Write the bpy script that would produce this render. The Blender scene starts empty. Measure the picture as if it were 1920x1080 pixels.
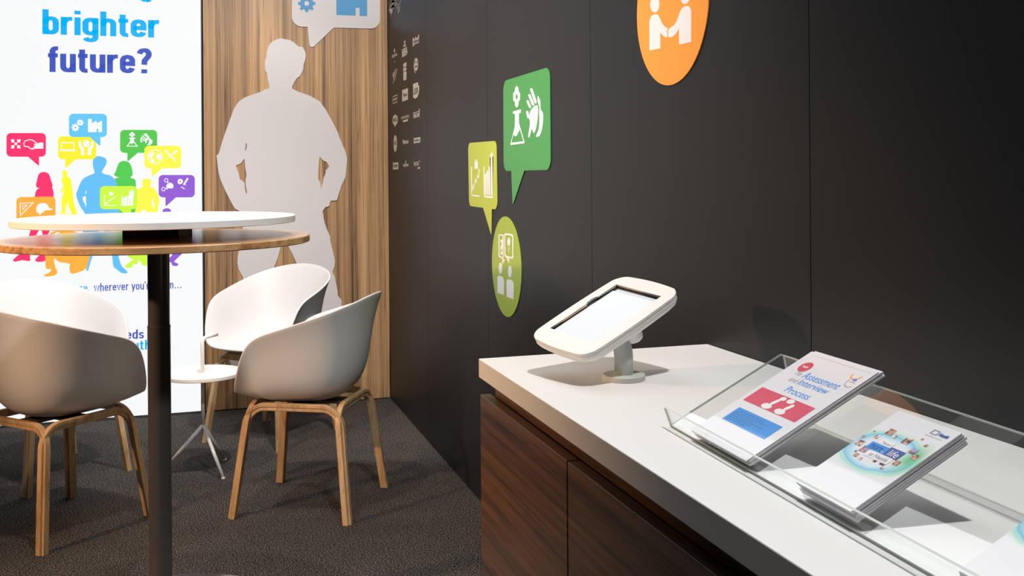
import bpy, bmesh, math, random
from mathutils import Vector, Matrix
random.seed(4)
S = bpy.context.scene
COL = S.collection
# ------------------------------------------------------------------ camera
FPX, YAW, ROLL, PY = 1900.0, math.radians(17.32), math.radians(0.44), 324.35
EYE = Vector((0, 0, 1.2))
FWD = Vector((math.sin(YAW), math.cos(YAW), 0)); R0 = Vector((math.cos(YAW), -math.sin(YAW), 0)); U0 = Vector((0, 0, 1))
RGT = R0*math.cos(ROLL) - U0*math.sin(ROLL); UPV = U0*math.cos(ROLL) + R0*math.sin(ROLL)
cd = bpy.data.cameras.new('camera'); cam = bpy.data.objects.new('camera', cd); COL.objects.link(cam)
cd.sensor_fit = 'HORIZONTAL'; cd.sensor_width = 36; cd.lens = FPX*36/1920
cd.shift_y = -(540-PY)/1920; cd.clip_start = .02
cam.matrix_world = Matrix.Translation(EYE) @ Matrix((RGT, UPV, -FWD)).transposed().to_4x4()
S.camera = cam
# ------------------------------------------------------------------ view, world, lamps
S.view_settings.view_transform = 'Standard'; S.view_settings.look = 'None'
S.view_settings.gamma = 1; S.view_settings.use_curve_mapping = False; S.view_settings.exposure = 0.0
w = bpy.data.worlds.new('exhibition_hall'); S.world = w; w.use_nodes = True
wn = w.node_tree; bg = wn.nodes['Background']; bg.inputs[1].default_value = 1.0      # a bright hall ceiling over a dim hall
_g = wn.nodes.new('ShaderNodeTexCoord'); _s = wn.nodes.new('ShaderNodeVectorMath'); _s.operation = 'DOT_PRODUCT'; _s.inputs[1].default_value = (.45, .55, .70)
_r = wn.nodes.new('ShaderNodeValToRGB')
wn.links.new(_g.outputs['Generated'], _s.inputs[0]); wn.links.new(_s.outputs['Value'], _r.inputs[0]); _x = wn.nodes.new('ShaderNodeSeparateXYZ'); _m = wn.nodes.new('ShaderNodeMapRange'); _m.inputs[1].default_value = -.5; _m.inputs[2].default_value = -.02; _m.inputs[3].default_value = .07; _m.inputs[4].default_value = 1
wn.links.new(_g.outputs['Generated'], _x.inputs[0]); wn.links.new(_x.outputs[0], _m.inputs[0]); wn.links.new(_m.outputs[0], bg.inputs[1])
wn.links.new(_r.outputs[0], bg.inputs[0])
_e = _r.color_ramp.elements; _e[0].position = .05; _e[0].color = (.035, .035, .035, 1); _e[1].position = .90; _e[1].color = (3.8, 3.9, 4.0, 1)
_k = _e.new(.35); _k.color = (.14, .15, .16, 1); _k = _e.new(.56); _k.color = (.30, .32, .34, 1); _k = _e.new(.70); _k.color = (1.2, 1.27, 1.35, 1); _k = _e.new(.80); _k.color = (1.5, 1.6, 1.7, 1)

def spot(name, loc, target, power, col, size=60, blend=.5, rad=.05):
    l = bpy.data.lights.new(name, 'SPOT'); l.energy = power; l.color = col; l.spot_size = math.radians(size)
    l.spot_blend = blend; l.shadow_soft_size = rad
    o = bpy.data.objects.new(name, l); COL.objects.link(o); o.location = loc
    o.rotation_euler = (Vector(target)-Vector(loc)).to_track_quat('-Z', 'Y').to_euler(); return o
WARM = (1.0, .62, .36); COOL = (.93, .97, 1.0); MIDW = (1.0, .84, .72); MIDN = (1.0, .96, .93)
spot('warm_spotlight', (-2.1, 2.4, 1.7), (.35, 2.75, .5), 230, WARM, 72, .7, .04)
spot('warm_spotlight', (-.1, 2.9, 3.3), (.0, 3.7, .3), 105, MIDW, 85, .5, .04)
spot('white_spotlight', (.55, .9, 2.9), (.0, 3.8, .5), 190, COOL, 48, .7, .08)
spot('white_spotlight', (.45, 3.0, 3.1), (.35, 5.3, 1.2), 230, MIDN, 70, .5, .04)
spot('white_spotlight', (-.7, 3.4, 3.1), (.3, 5.0, .6), 110, MIDN, 60, .4, .04)
spot('white_spotlight', (.78, 1.0, 3.2), (.72, 1.35, .85), 150, MIDN, 55, .5, .06)
spot('white_spotlight', (-1.3, 2.2, 3.6), (.98, 2.7, 2.15), 430, COOL, 55, .8, .08)

# ------------------------------------------------------------------ helpers
WX, BY, CT = .984, 5.37, .852          # black wall x, back wall y, counter top z
def ray(px, py): return FWD + RGT*((px-960)/FPX) - UPV*((py-PY)/FPX)
def meet(px, py, p0, n):
    d = ray(px, py); return EYE + d*((Vector(p0)-EYE).dot(n)/d.dot(n))
class Plane:
    """a real flat surface: origin, right, up; n points out of it"""
    def __init__(s, o, u, v): s.o = Vector(o); s.u = Vector(u).normalized(); s.v = Vector(v).normalized(); s.n = s.u.cross(s.v)
    def uv(s, px, py):
        q = meet(px, py, s.o, s.n)-s.o; return (q.dot(s.u), q.dot(s.v))
    def world(s, u, v, h=0): return s.o + s.u*u + s.v*v + s.n*h
    def mat(s, h=0):
        m = Matrix((s.u, s.v, s.n)).transposed().to_4x4(); m.translation = s.o + s.n*h; return m
WALL = Plane((WX, 5.37, 0), (0, -1, 0), (0, 0, 1))
BACK = Plane((0, BY, 0), (1, 0, 0), (0, 0, 1))

def lin(c):
    return tuple(((x/255)/12.92 if x/255 <= .04045 else (((x/255)+.055)/1.055)**2.4) for x in c)
MATS = {}
def mat(name, rgb, rough=.5, metal=0, spec=.5, coat=0, emit=0, bump=0, bscale=200, var=0):
    if name in MATS: return MATS[name]
    m = bpy.data.materials.new(name); m.use_nodes = True; nt = m.node_tree; b = nt.nodes['Principled BSDF']
    c = (*lin(rgb), 1)
    b.inputs['Base Color'].default_value = c; b.inputs['Roughness'].default_value = rough
    b.inputs['Metallic'].default_value = metal; b.inputs['Specular IOR Level'].default_value = spec
    b.inputs['Coat Weight'].default_value = coat
    if emit:
        b.inputs['Base Color'].default_value = (.02, .02, .02, 1); b.inputs['Specular IOR Level'].default_value = .1
        b.inputs['Emission Color'].default_value = c; b.inputs['Emission Strength'].default_value = emit
    tc = nt.nodes.new('ShaderNodeTexCoord')
    n = nt.nodes.new('ShaderNodeTexNoise'); n.inputs['Scale'].default_value = bscale; n.inputs['Detail'].default_value = 3
    nt.links.new(tc.outputs['Object'], n.inputs['Vector'])
    if var:
        h = nt.nodes.new('ShaderNodeHueSaturation'); h.inputs['Color'].default_value = c
        r = nt.nodes.new('ShaderNodeMapRange'); r.inputs[3].default_value = 1-var; r.inputs[4].default_value = 1+var
        nt.links.new(n.outputs[0], r.inputs[0]); nt.links.new(r.outputs[0], h.inputs['Value']); nt.links.new(h.outputs[0], b.inputs['Base Color'])
    if bump:
        bp = nt.nodes.new('ShaderNodeBump'); bp.inputs['Strength'].default_value = bump; bp.inputs['Distance'].default_value = .001
        nt.links.new(n.outputs[0], bp.inputs['Height']); nt.links.new(bp.outputs[0], b.inputs['Normal'])
    MATS[name] = m; return m
def wood(name, dark, mid, light, scale, rough=.4, coat=0, streak=.5):
    m = bpy.data.materials.new(name); m.use_nodes = True; nt = m.node_tree; b = nt.nodes['Principled BSDF']
    N = nt.nodes.new; L = nt.links.new
    tc = N('ShaderNodeTexCoord')
    def nz(sc, det, ro):
        mp = N('ShaderNodeMapping'); mp.inputs['Scale'].default_value = sc; L(tc.outputs['Object'], mp.inputs[0])
        n = N('ShaderNodeTexNoise'); n.inputs['Scale'].default_value = 1; n.inputs['Detail'].default_value = det; n.inputs['Roughness'].default_value = ro
        L(mp.outputs[0], n.inputs['Vector']); return n
    a = nz(scale, 3, .6); f = nz(tuple(s*6 for s in scale), 4, .7); g = nz(tuple(s*.35 for s in scale), 2, .5)
    cr = N('ShaderNodeValToRGB'); e = cr.color_ramp.elements
    e[0].position = .385; e[0].color = (*lin(dark), 1); e[1].position = .60; e[1].color = (*lin(light), 1)
    k = e.new(.47); k.color = (*lin(mid), 1)
    ad = N('ShaderNodeMix'); ad.data_type = 'FLOAT'; ad.inputs[0].default_value = .38
    L(a.outputs[0], ad.inputs[2]); L(f.outputs[0], ad.inputs[3])
    ad2 = N('ShaderNodeMix'); ad2.data_type = 'FLOAT'; ad2.inputs[0].default_value = .25
    L(ad.outputs[0], ad2.inputs[2]); L(g.outputs[0], ad2.inputs[3])
    L(ad2.outputs[0], cr.inputs[0])
    # thin dark veins
    v = nz(tuple(s*1.7 for s in scale), 2, .5)
    vr = N('ShaderNodeValToRGB'); ve = vr.color_ramp.elements
    ve[0].position = .485; ve[0].color = (1, 1, 1, 1); ve[1].position = .515; ve[1].color = (1, 1, 1, 1)
    q = ve.new(.50); q.color = (1-streak, 1-streak, 1-streak, 1)
    L(v.outputs[0], vr.inputs[0])
    mx = N('ShaderNodeMix'); mx.data_type = 'RGBA'; mx.blend_type = 'MULTIPLY'; mx.inputs[0].default_value = 1
    L(cr.outputs[0], mx.inputs[6]); L(vr.outputs[0], mx.inputs[7]); L(mx.outputs[2], b.inputs['Base Color'])
    b.inputs['Roughness'].default_value = rough; b.inputs['Coat Weight'].default_value = coat; b.inputs['Coat Roughness'].default_value = .15
    bp = N('ShaderNodeBump'); bp.inputs['Strength'].default_value = .15; bp.inputs['Distance'].default_value = .0006
    L(f.outputs[0], bp.inputs['Height']); L(bp.outputs[0], b.inputs['Normal'])
    return m
def tag(o, label=None, cat=None, group=None, kind=None):
    for k, v in (('label', label), ('category', cat), ('group', group), ('kind', kind)):
        if v: o[k] = v
    return o
def empty(name, loc, rz=0, **k):
    o = bpy.data.objects.new(name, None); o.empty_display_size = .05; COL.objects.link(o)
    o.location = loc; o.rotation_euler = (0, 0, rz); return tag(o, **k)
def link(name, me, m, parent=None, smooth=False):
    o = bpy.data.objects.new(name, me); COL.objects.link(o)
    if m:
        for x in (m if isinstance(m, (list, tuple)) else [m]): me.materials.append(x)
    if parent: o.parent = parent
    if smooth:
        for p in me.polygons: p.use_smooth = True
    return o
def bmobj(name, bm, m, parent=None, smooth=False):
    me = bpy.data.meshes.new(name); bmesh.ops.recalc_face_normals(bm, faces=bm.faces) if False else None
    bm.to_mesh(me); bm.free(); return link(name, me, m, parent, smooth)
def autosmooth(o, ang=35):
    me = o.data
    for p in me.polygons: p.use_smooth = True
    me.set_sharp_from_angle(angle=math.radians(ang))
def box(bm, a, b, bev=0, mi=0):
    x0, y0, z0 = a; x1, y1, z1 = b
    r = bmesh.ops.create_cube(bm, size=1)
    vs = r['verts']
    for v in vs: v.co = Vector(((x0+x1)/2+v.co.x*(x1-x0), (y0+y1)/2+v.co.y*(y1-y0), (z0+z1)/2+v.co.z*(z1-z0)))
    es = list({e for v in vs for e in v.link_edges})
    for f in {f for v in vs for f in v.link_faces}: f.material_index = mi
    if bev: bmesh.ops.bevel(bm, geom=es, offset=bev, segments=2, affect='EDGES', profile=.5)
def boxobj(name, a, b, m, parent=None, bev=0):
    bm = bmesh.new(); box(bm, a, b, bev); return bmobj(name, bm, m, parent)
def lathe(bm, prof, n=48, c=(0, 0), caps=True):
    rings = []
    for r, z in prof:
        rings.append([bm.verts.new((c[0]+r*math.cos(2*math.pi*i/n), c[1]+r*math.sin(2*math.pi*i/n), z)) for i in range(n)])
    for a, b in zip(rings, rings[1:]):
        for i in range(n): bm.faces.new((a[i], a[(i+1) % n], b[(i+1) % n], b[i]))
    if caps:
        bm.faces.new(list(reversed(rings[0]))); bm.faces.new(rings[-1])
def tube(bm, pts, r, n=12):
    pts = [Vector(p) for p in pts]; rr = r if isinstance(r, (list, tuple)) else [r]*len(pts)
    rings = []; up = None
    for i, p in enumerate(pts):
        t = (pts[min(i+1, len(pts)-1)]-pts[max(i-1, 0)]).normalized()
        if up is None:
            up = t.orthogonal().normalized()
        up = (up - t*up.dot(t)).normalized(); s = t.cross(up)
        rings.append([bm.verts.new(p + (up*math.cos(2*math.pi*k/n)+s*math.sin(2*math.pi*k/n))*rr[i]) for k in range(n)])
    for a, b in zip(rings, rings[1:]):
        for i in range(n): bm.faces.new((a[i], a[(i+1) % n], b[(i+1) % n], b[i]))
    bm.faces.new(list(reversed(rings[0]))); bm.faces.new(rings[-1])
def arcpts(a, corner, b, r, n=6):
    """rounded corner between a-corner-b"""
    a, c, b = Vector(a), Vector(corner), Vector(b); u = (a-c).normalized(); v = (b-c).normalized()
    th = u.angle(v); d = r/math.tan(th/2); p0 = c+u*d; p1 = c+v*d; ce = c+(u+v).normalized()*(r/math.sin(th/2))
    out = []
    for i in range(n+1):
        s = i/n; q = (p0-ce).slerp(p1-ce, s) if n else p0-ce; out.append(ce+q.normalized()*r)
    return out
def smoothloop(pts, k=4):
    n = len(pts); out = []
    for i in range(n):
        p0, p1, p2, p3 = pts[i-1], pts[i], pts[(i+1) % n], pts[(i+2) % n]
        for j in range(k):
            t = j/k; out.append(tuple(.5*((2*p1[a])+(-p0[a]+p2[a])*t+(2*p0[a]-5*p1[a]+4*p2[a]-p3[a])*t*t+(-p0[a]+3*p1[a]-3*p2[a]+p3[a])*t**3) for a in (0, 1)))
    return out
def fillet(poly, rads, n=7):
    out = []; N = len(poly)
    for i, p in enumerate(poly):
        r = rads[i]
        if r <= 0: out.append(p); continue
        a = Vector((*poly[i-1], 0)); c = Vector((*p, 0)); b = Vector((*poly[(i+1) % N], 0))
        out += [(q.x, q.y) for q in arcpts(a, c, b, r, n)]
    return out
def circle(cx, cy, rx, ry=None, n=40):
    ry = ry or rx; return [(cx+rx*math.cos(2*math.pi*i/n), cy+ry*math.sin(2*math.pi*i/n)) for i in range(n)]
def star(cx, cy, r0, r1, teeth=8):
    out = []
    for i in range(teeth):
        a = 2*math.pi*i/teeth; s = math.pi/teeth
        for da, r in ((-.62*s, r0), (-.42*s, r1), (.42*s, r1), (.62*s, r0)): out.append((cx+r*math.cos(a+da), cy+r*math.sin(a+da)))
    return out
def bar(x0, y0, x1, y1, w):
    dx, dy = x1-x0, y1-y0; l = math.hypot(dx, dy); nx, ny = -dy/l*w/2, dx/l*w/2
    return [(x0+nx, y0+ny), (x1+nx, y1+ny), (x1-nx, y1-ny), (x0-nx, y0-ny)]
def capsule(x0, y0, x1, y1, w):
    a = math.atan2(y1-y0, x1-x0); out = []
    for i in range(7):
        t = a+math.pi/2+math.pi*i/6; out.append((x0+w/2*math.cos(t), y0+w/2*math.sin(t)))
    for i in range(7):
        t = a-math.pi/2+math.pi*i/6; out.append((x1+w/2*math.cos(t), y1+w/2*math.sin(t)))
    return out
def Z(ox, oy, s, pts): return [(ox+x/s, oy+y/s) for x, y in pts]
def plate(name, P, loops, th, h, m, parent=None, uv=False):
    """flat piece cut to an outline (holes allowed) lying on plane P from height h to h+th"""
    cu = bpy.data.curves.new(name, 'CURVE'); cu.dimensions = '2D'; cu.fill_mode = 'BOTH'; cu.extrude = th/2
    for lp in loops:
        q = lp if uv else [P.uv(*p) for p in lp]
        s = cu.splines.new('POLY'); s.points.add(len(q)-1)
        for i, (x, y) in enumerate(q): s.points[i].co = (x, y, 0, 1)
        s.use_cyclic_u = True
    return fromcurve(name, cu, P, h+th/2, m, parent)
def fromcurve(name, cu, P, h, m, parent, pre=None):
    t = bpy.data.objects.new('tmp', cu); COL.objects.link(t)
    dg = bpy.context.evaluated_depsgraph_get(); dg.update()
    me = bpy.data.meshes.new_from_object(t.evaluated_get(dg)); me.name = name
    bpy.data.objects.remove(t); bpy.data.curves.remove(cu)
    if pre: pre(me)
    me.transform(P.mat(h)); me.materials.clear()
    o = link(name, me, m, parent)
    if parent: me.transform(parent_inv(parent))
    return o
def parent_inv(o):
    M = Matrix.Identity(4)
    while o is not None:
        M = Matrix.Translation(o.location) @ o.rotation_euler.to_matrix().to_4x4() @ M; o = o.parent
    return M.inverted()
def text(name, s, P, bl, br, tl, h, m, parent=None, bold=.02, th=.0004, uv=False, shear=0, space=1):
    """lettering whose ink box is fitted to the parallelogram bl, br, tl on plane P"""
    cu = bpy.data.curves.new(name, 'FONT'); cu.body = s; cu.size = 1; cu.offset = bold; cu.extrude = th/2; cu.shear = shear; cu.space_character = space; cu.resolution_u = 5
    A, B, Cc = [Vector(q if uv else P.uv(*q)) for q in (bl, br, tl)]
    def pre(me):
        xs = [v.co.x for v in me.vertices]; ys = [v.co.y for v in me.vertices]
        x0, x1, y0, y1 = min(xs), max(xs), min(ys), max(ys)
        for v in me.vertices:
            a = (v.co.x-x0)/(x1-x0); b = (v.co.y-y0)/(y1-y0); q = A+(B-A)*a+(Cc-A)*b; v.co.x, v.co.y = q.x, q.y
    return fromcurve(name, cu, P, h+th/2, m, parent, pre)

# condensed grotesque letters drawn as strokes (unit cap height, y up)
def _E(cx, cy, rx, ry, a0, a1, n=10): return [(cx+rx*math.cos(math.radians(a0+(a1-a0)*i/n)), cy+ry*math.sin(math.radians(a0+(a1-a0)*i/n))) for i in range(n+1)]
_L, _Rr, _xt, _xb = .08, .38, .49, .23
GLY = {
 'b': (.46, [[(.08, 0), (.08, 1)], [(.08, .4)]+_E(.23, .49, .15, .155, 180, 0)+_E(.23, .23, .15, .155, 0, -180)+[(.08, .3)]]),
 'd': (.46, [[(.38, 0), (.38, 1)], [(.38, .4)]+_E(.23, .49, .15, .155, 0, 180)+_E(.23, .23, .15, .155, 180, 360)+[(.38, .3)]]),
 'o': (.46, [_E(.23, .49, .15, .155, 0, 180)+_E(.23, .23, .15, .155, 180, 360)+[(.38, .49), (.377, .52)]]),
 'h': (.46, [[(.08, 0), (.08, 1)], [(.08, .4)]+_E(.23, .49, .15, .155, 180, 0)+[(.38, 0)]]),
 'n': (.46, [[(.08, 0), (.08, .72)], [(.08, .4)]+_E(.23, .49, .15, .155, 180, 0)+[(.38, 0)]]),
 'm': (.74, [[(.08, 0), (.08, .72)], [(.08, .4)]+_E(.22, .50, .14, .145, 180, 0)+[(.36, 0)], [(.36, .4)]+_E(.50, .50, .14, .145, 180, 0)+[(.64, 0)]]),
 'u': (.46, [[(.38, .72), (.38, 0)], [(.08, .72)]+_E(.23, .23, .15, .155, 180, 360)+[(.38, .35)]]),
 'r': (.33, [[(.08, 0), (.08, .72)], [(.08, .36)]+_E(.27, .45, .19, .20, 180, 88)+[(.33, .648)]]),
 'i': (.16, [[(.08, 0), (.08, .72)], [(.08, .84), (.08, .99)]]),
 'g': (.46, [[(.38, .72), (.38, -.05)]+_E(.23, -.06, .15, .13, 0, -165), _E(.23, .49, .15, .155, 0, 180)+_E(.23, .24, .15, .155, 180, 360)]),
 't': (.31, [[(.13, .90)]+[(.13, .5)]+_E(.25, .19, .12, .125, 180, 270)+[(.30, .066)], [(0, .65), (.30, .65)]]),
 'f': (.31, [[(.14, 0), (.14, .5)]+_E(.26, .80, .12, .125, 180, 90)+[(.31, .925)], [(0, .65), (.30, .65)]]),
 'e': (.46, [[(.08, .37), (.38, .37)]+_E(.23, .49, .15, .155, 0, 180)+_E(.23, .23, .15, .155, 180, 350)]),
 'a': (.46, [_E(.23, .49, .14, .15, 160, 0)+[(.37, .10), (.40, 0)], [(.37, .42), (.26, .41)]+_E(.22, .245, .14, .165, 100, 270)+[(.30, .10), (.37, .2)]]),
 's': (.43, [_E(.215, .50, .135, .14, 10, 180, 8)+_E(.24, .47, .16, .10, 200, 250, 4)+_E(.19, .25, .16, .10, 70, 20, 4)+_E(.215, .22, .14, .145, 0, -170, 8)]),
 'w': (.62, [[(.03, .72), (.17, .03), (.31, .70), (.45, .03), (.59, .72)]]),
 'v': (.42, [[(.03, .72), (.21, .03), (.39, .72)]]),
 'y': (.42, [[(.03, .72), (.21, .05)], [(.39, .72), (.21, .03), (.17, -.13), (.06, -.16)]]),
 '?': (.46, [_E(.23, .76, .15, .165, 175, -45)+[(.24, .50), (.23, .34)], [(.23, .0), (.23, .16)]]),
 ',': (.16, [[(.08, .14), (.08, 0), (.03, -.12)]]), "'": (.14, [[(.08, .99), (.05, .76)]]),
 '.': (.26, [[(.13, .0), (.13, .15)]]), ' ': (.22, [])}
def stroke_text(name, txt, P, bl, br, tl, h, m, parent, sw=.16, gap=.075):
    bm = bmesh.new(); x = 0
    for ch in txt:
        wd, paths = GLY[ch]
        for pa in paths:
            q = [pa[0]]+[p for i, p in enumerate(pa[1:]) if math.hypot(p[0]-pa[i][0], p[1]-pa[i][1]) > 1e-4]
            L_, R_ = [], []
            for i, p in enumerate(q):
                a = Vector(q[i])-Vector(q[i-1]) if i else Vector(q[1])-Vector(q[0]); b = Vector(q[i+1])-Vector(q[i]) if i < len(q)-1 else a
                a = a.normalized(); b = b.normalized(); t = (a+b).normalized() if (a+b).length > .1 else b; k = min(1.6, 1/max(.3, t.dot(b)))
                hw = sw/2*(.86 if abs(t.y) < .4 else 1)*k; n_ = Vector((-t.y, t.x))*hw
                L_.append(bm.verts.new((x+p[0]+n_.x, p[1]+n_.y, 0))); R_.append(bm.verts.new((x+p[0]-n_.x, p[1]-n_.y, 0)))
            for i in range(len(q)-1): bm.faces.new((R_[i], R_[i+1], L_[i+1], L_[i]))
        x += wd+gap
    xs = [v.co.x for v in bm.verts]; ys = [v.co.y for v in bm.verts]; x0_, x1_, y0_, y1_ = min(xs), max(xs), min(ys), max(ys)
    A, B, Cc = [Vector(P.uv(*q)) for q in (bl, br, tl)]
    for v in bm.verts:
        q = A+(B-A)*((v.co.x-x0_)/(x1_-x0_))+(Cc-A)*((v.co.y-y0_)/(y1_-y0_)); v.co.x, v.co.y = q.x, q.y
    me = bpy.data.meshes.new(name); bm.to_mesh(me); bm.free(); me.transform(P.mat(h)); o = link(name, me, m, parent); me.transform(parent_inv(parent)); return o

# ------------------------------------------------------------------ materials
m_black = mat('matte_black_panel', (24, 25, 27), .45, spec=.35, bump=.05, bscale=90)
m_seam = mat('dark_joint', (12, 12, 12), .8)
m_panel = wood('zebrano_veneer', (74, 62, 52), (150, 115, 80), (202, 160, 114), (36, 36, .30), .45, 0, .65)
m_walnut = wood('walnut_veneer', (44, 28, 18), (84, 56, 34), (116, 82, 52), (60, 1.1, 60), .38, 0, .6)
m_oak = wood('oak_laminate', (166, 128, 88), (198, 160, 116), (216, 184, 142), (30, 30, 3), .45, 0, .2)
m_oaktop = wood('oak_table_veneer', (160, 112, 68), (200, 150, 100), (226, 180, 132), (3, 60, 60), .3, .5, .25)
m_carpet = None
m_white = mat('white_laminate', (236, 236, 234), .5, spec=.35)
m_shell = mat('white_plastic', (220, 217, 216), .5, bump=.03, bscale=600)
m_wmetal = mat('white_powder_coat', (232, 226, 220), .45)
m_bronze = mat('dark_bronze_metal', (92, 88, 85), .25, metal=.5)
m_blackmetal = mat('black_metal', (20, 20, 20), .45)
m_chrome = mat('polished_steel', (225, 225, 225), .06, metal=1)
m_tab = mat('white_enclosure', (238, 238, 236), .4)
m_stem = mat('light_grey_coat', (200, 204, 200), .45)
m_screen = mat('tablet_glass', (22, 22, 24), .04, spec=.9, coat=.6)
m_card = mat('white_card', (225, 224, 228), .6)
m_lit = mat('lit_fabric', (247, 248, 249), emit=1.0)

def carpet():
    m = bpy.data.materials.new('charcoal_carpet'); m.use_nodes = True; nt = m.node_tree; b = nt.nodes['Principled BSDF']; N = nt.nodes.new; L = nt.links.new
    tc = N('ShaderNodeTexCoord'); n = N('ShaderNodeTexNoise'); n.inputs['Scale'].default_value = 230; n.inputs['Detail'].default_value = 1; n.inputs['Roughness'].default_value = .7
    n2 = N('ShaderNodeTexNoise'); n2.inputs['Scale'].default_value = 9; n2.inputs['Detail'].default_value = 2
    L(tc.outputs['Object'], n.inputs[0]); L(tc.outputs['Object'], n2.inputs[0])
    cr = N('ShaderNodeValToRGB'); e = cr.color_ramp.elements
    e[0].position = .40; e[0].color = (*lin((22, 21, 21)), 1); e[1].position = .64; e[1].color = (*lin((138, 130, 124)), 1)
    k = e.new(.52); k.color = (*lin((58, 56, 55)), 1)
    L(n.outputs[0], cr.inputs[0])
    mx = N('ShaderNodeMix'); mx.data_type = 'RGBA'; mx.blend_type = 'MULTIPLY'; mx.inputs[0].default_value = .3
    L(cr.outputs[0], mx.inputs[6]); L(n2.outputs[0], mx.inputs[7]); L(mx.outputs[2], b.inputs['Base Color'])
    b.inputs['Roughness'].default_value = 1; b.inputs['Specular IOR Level'].default_value = .1
    bp = N('ShaderNodeBump'); bp.inputs['Strength'].default_value = .25; bp.inputs['Distance'].default_value = .001
    L(n.outputs[0], bp.inputs['Height']); L(bp.outputs[0], b.inputs['Normal']); return m
m_carpet = carpet()
def acrylic(name, tint, spec=1.0):
    m = bpy.data.materials.new(name); m.use_nodes = True; nt = m.node_tree; nt.nodes.clear(); N = nt.nodes.new; L = nt.links.new
    o = N('ShaderNodeOutputMaterial'); t = N('ShaderNodeBsdfTransparent'); t.inputs[0].default_value = (*tint, 1)
    g = N('ShaderNodeBsdfGlossy'); g.inputs['Roughness'].default_value = .015; g.inputs[0].default_value = (spec, spec, spec, 1)
    f = N('ShaderNodeFresnel'); f.inputs[0].default_value = 1.49; mx = N('ShaderNodeMixShader')
    ge = N('ShaderNodeNewGeometry'); iv = N('ShaderNodeMath'); iv.operation = 'SUBTRACT'; iv.inputs[0].default_value = 1; L(ge.outputs['Backfacing'], iv.inputs[1])
    mu = N('ShaderNodeMath'); mu.operation = 'MULTIPLY'; L(f.outputs[0], mu.inputs[0]); L(iv.outputs[0], mu.inputs[1])
    L(mu.outputs[0], mx.inputs[0]); L(t.outputs[0], mx.inputs[1]); L(g.outputs[0], mx.inputs[2]); L(mx.outputs[0], o.inputs[0]); return m
m_acr = acrylic('clear_acrylic', (.985, .99, .986))
m_acre = mat('frosted_acrylic_edge', (214, 222, 214), .35)

# ------------------------------------------------------------------ setting
o = boxobj('floor', (-4, -1.5, -.05), (WX+.06, BY+.3, 0), m_carpet); tag(o, kind='structure')
bm = bmesh.new(); ys = [BY]+[BY-.94-.985*i for i in range(0, 8)]
for a, b in zip(ys, ys[1:]): box(bm, (WX, b+.0012, .002), (WX+.03, a-.0012, 2.72))
box(bm, (WX+.004, ys[-1], 0), (WX+.05, BY+.06, 2.718), mi=1)
o = bmobj('wall_right', bm, [m_black, m_seam]); tag(o, kind='structure')
bm = bmesh.new(); box(bm, (.040, BY, .006), (WX-.002, BY+.03, 2.72)); box(bm, (-.93, BY+.004, 0), (WX, BY+.06, 2.718), mi=1); box(bm, (.036, BY+.003, 0), (WX, BY+.03, .008), mi=1)
o = bmobj('wall_back', bm, [m_panel, m_seam]); tag(o, kind='structure')
o = boxobj('wall_left', (-4, BY+.004, 0), (-.93, BY+.06, 2.72), m_black); tag(o, kind='structure')

# ------------------------------------------------------------------ lit banner
LB = Plane((0, BY-.02, 0), (1, 0, 0), (0, 0, 1))
lb = empty('light_box', (-.44, BY-.01, 0), label='tall glowing white light box banner with blue headline and coloured people silhouettes', cat='light box')
def child(name, a, b, m, par, bev=0):
    o = boxobj(name, a, b, m, None, bev); o.data.transform(parent_inv(par)); o.parent = par; return o
x0, x1 = -.915, .028
fr = bmesh.new()
for a, b in (((x0-.004, BY-.019, .0), (x0, BY+.003, 2.66)), ((x1, BY-.019, .0), (x1+.004, BY+.003, 2.66)), ((x0, BY-.019, 0), (x1, BY+.003, .012)), ((x0, BY-.019, 2.65), (x1, BY+.003, 2.66))): box(fr, a, b)
fo = bmobj('frame', fr, mat('grey_aluminium', (90, 92, 96), .4, metal=.6), None); fo.data.transform(parent_inv(lb)); fo.parent = lb
child('lit_panel', (x0, BY-.0200, .012), (x1, BY-.001, 2.65), m_lit, lb)
PR = {}
def ink(n, rgb): return mat('backlit_'+n, rgb, emit=1.0)
cyan, navy = ink('cyan', (0, 178, 246)), ink('navy', (62, 86, 190))
i_w = ink('white', (247, 248, 249))
stroke_text('headline_text', 'want', LB, (112, 0.5), (237, 4.2), (112, -48), .001, cyan, lb, .19)
stroke_text('headline_text', 'a', LB, (260, 4.4), (284, 5.2), (260, -33), .001, cyan, lb, .19)
stroke_text('headline_text', 'brighter', LB, (79.5, 76.5), (298.6, 83.0), (79.5, 17.2), .001, cyan, lb, .185)
stroke_text('headline_text', 'future?', LB, (90, 135.6), (284.7, 138.4), (90, 86.5), .001, navy, lb, .185)
stroke_text('slogan_text', "wherever you're from...", LB, (176, 549.8), (340, 543.4), (176, 531), .001, navy, lb, .13)
stroke_text('slogan_text', 'here,', LB, (132, 549), (168, 548), (132, 533), .001, cyan, lb, .13)
stroke_text('slogan_text', 'needs', LB, (212, 636.6), (270, 634.6), (212, 619), .001, navy, lb, .15)
stroke_text('slogan_text', 'youth', LB, (222, 662), (283, 659), (222, 639.5), .001, cyan, lb, .15)
def lay(name, loops, h, m, par=None, plane=None):
    return plate(name, plane or LB, loops, .0002, h, m, par or lb)
z2 = lambda p: Z(0, 200, 3.6, p)
z3 = lambda p: Z(0, 380, 3.6, p)
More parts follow.
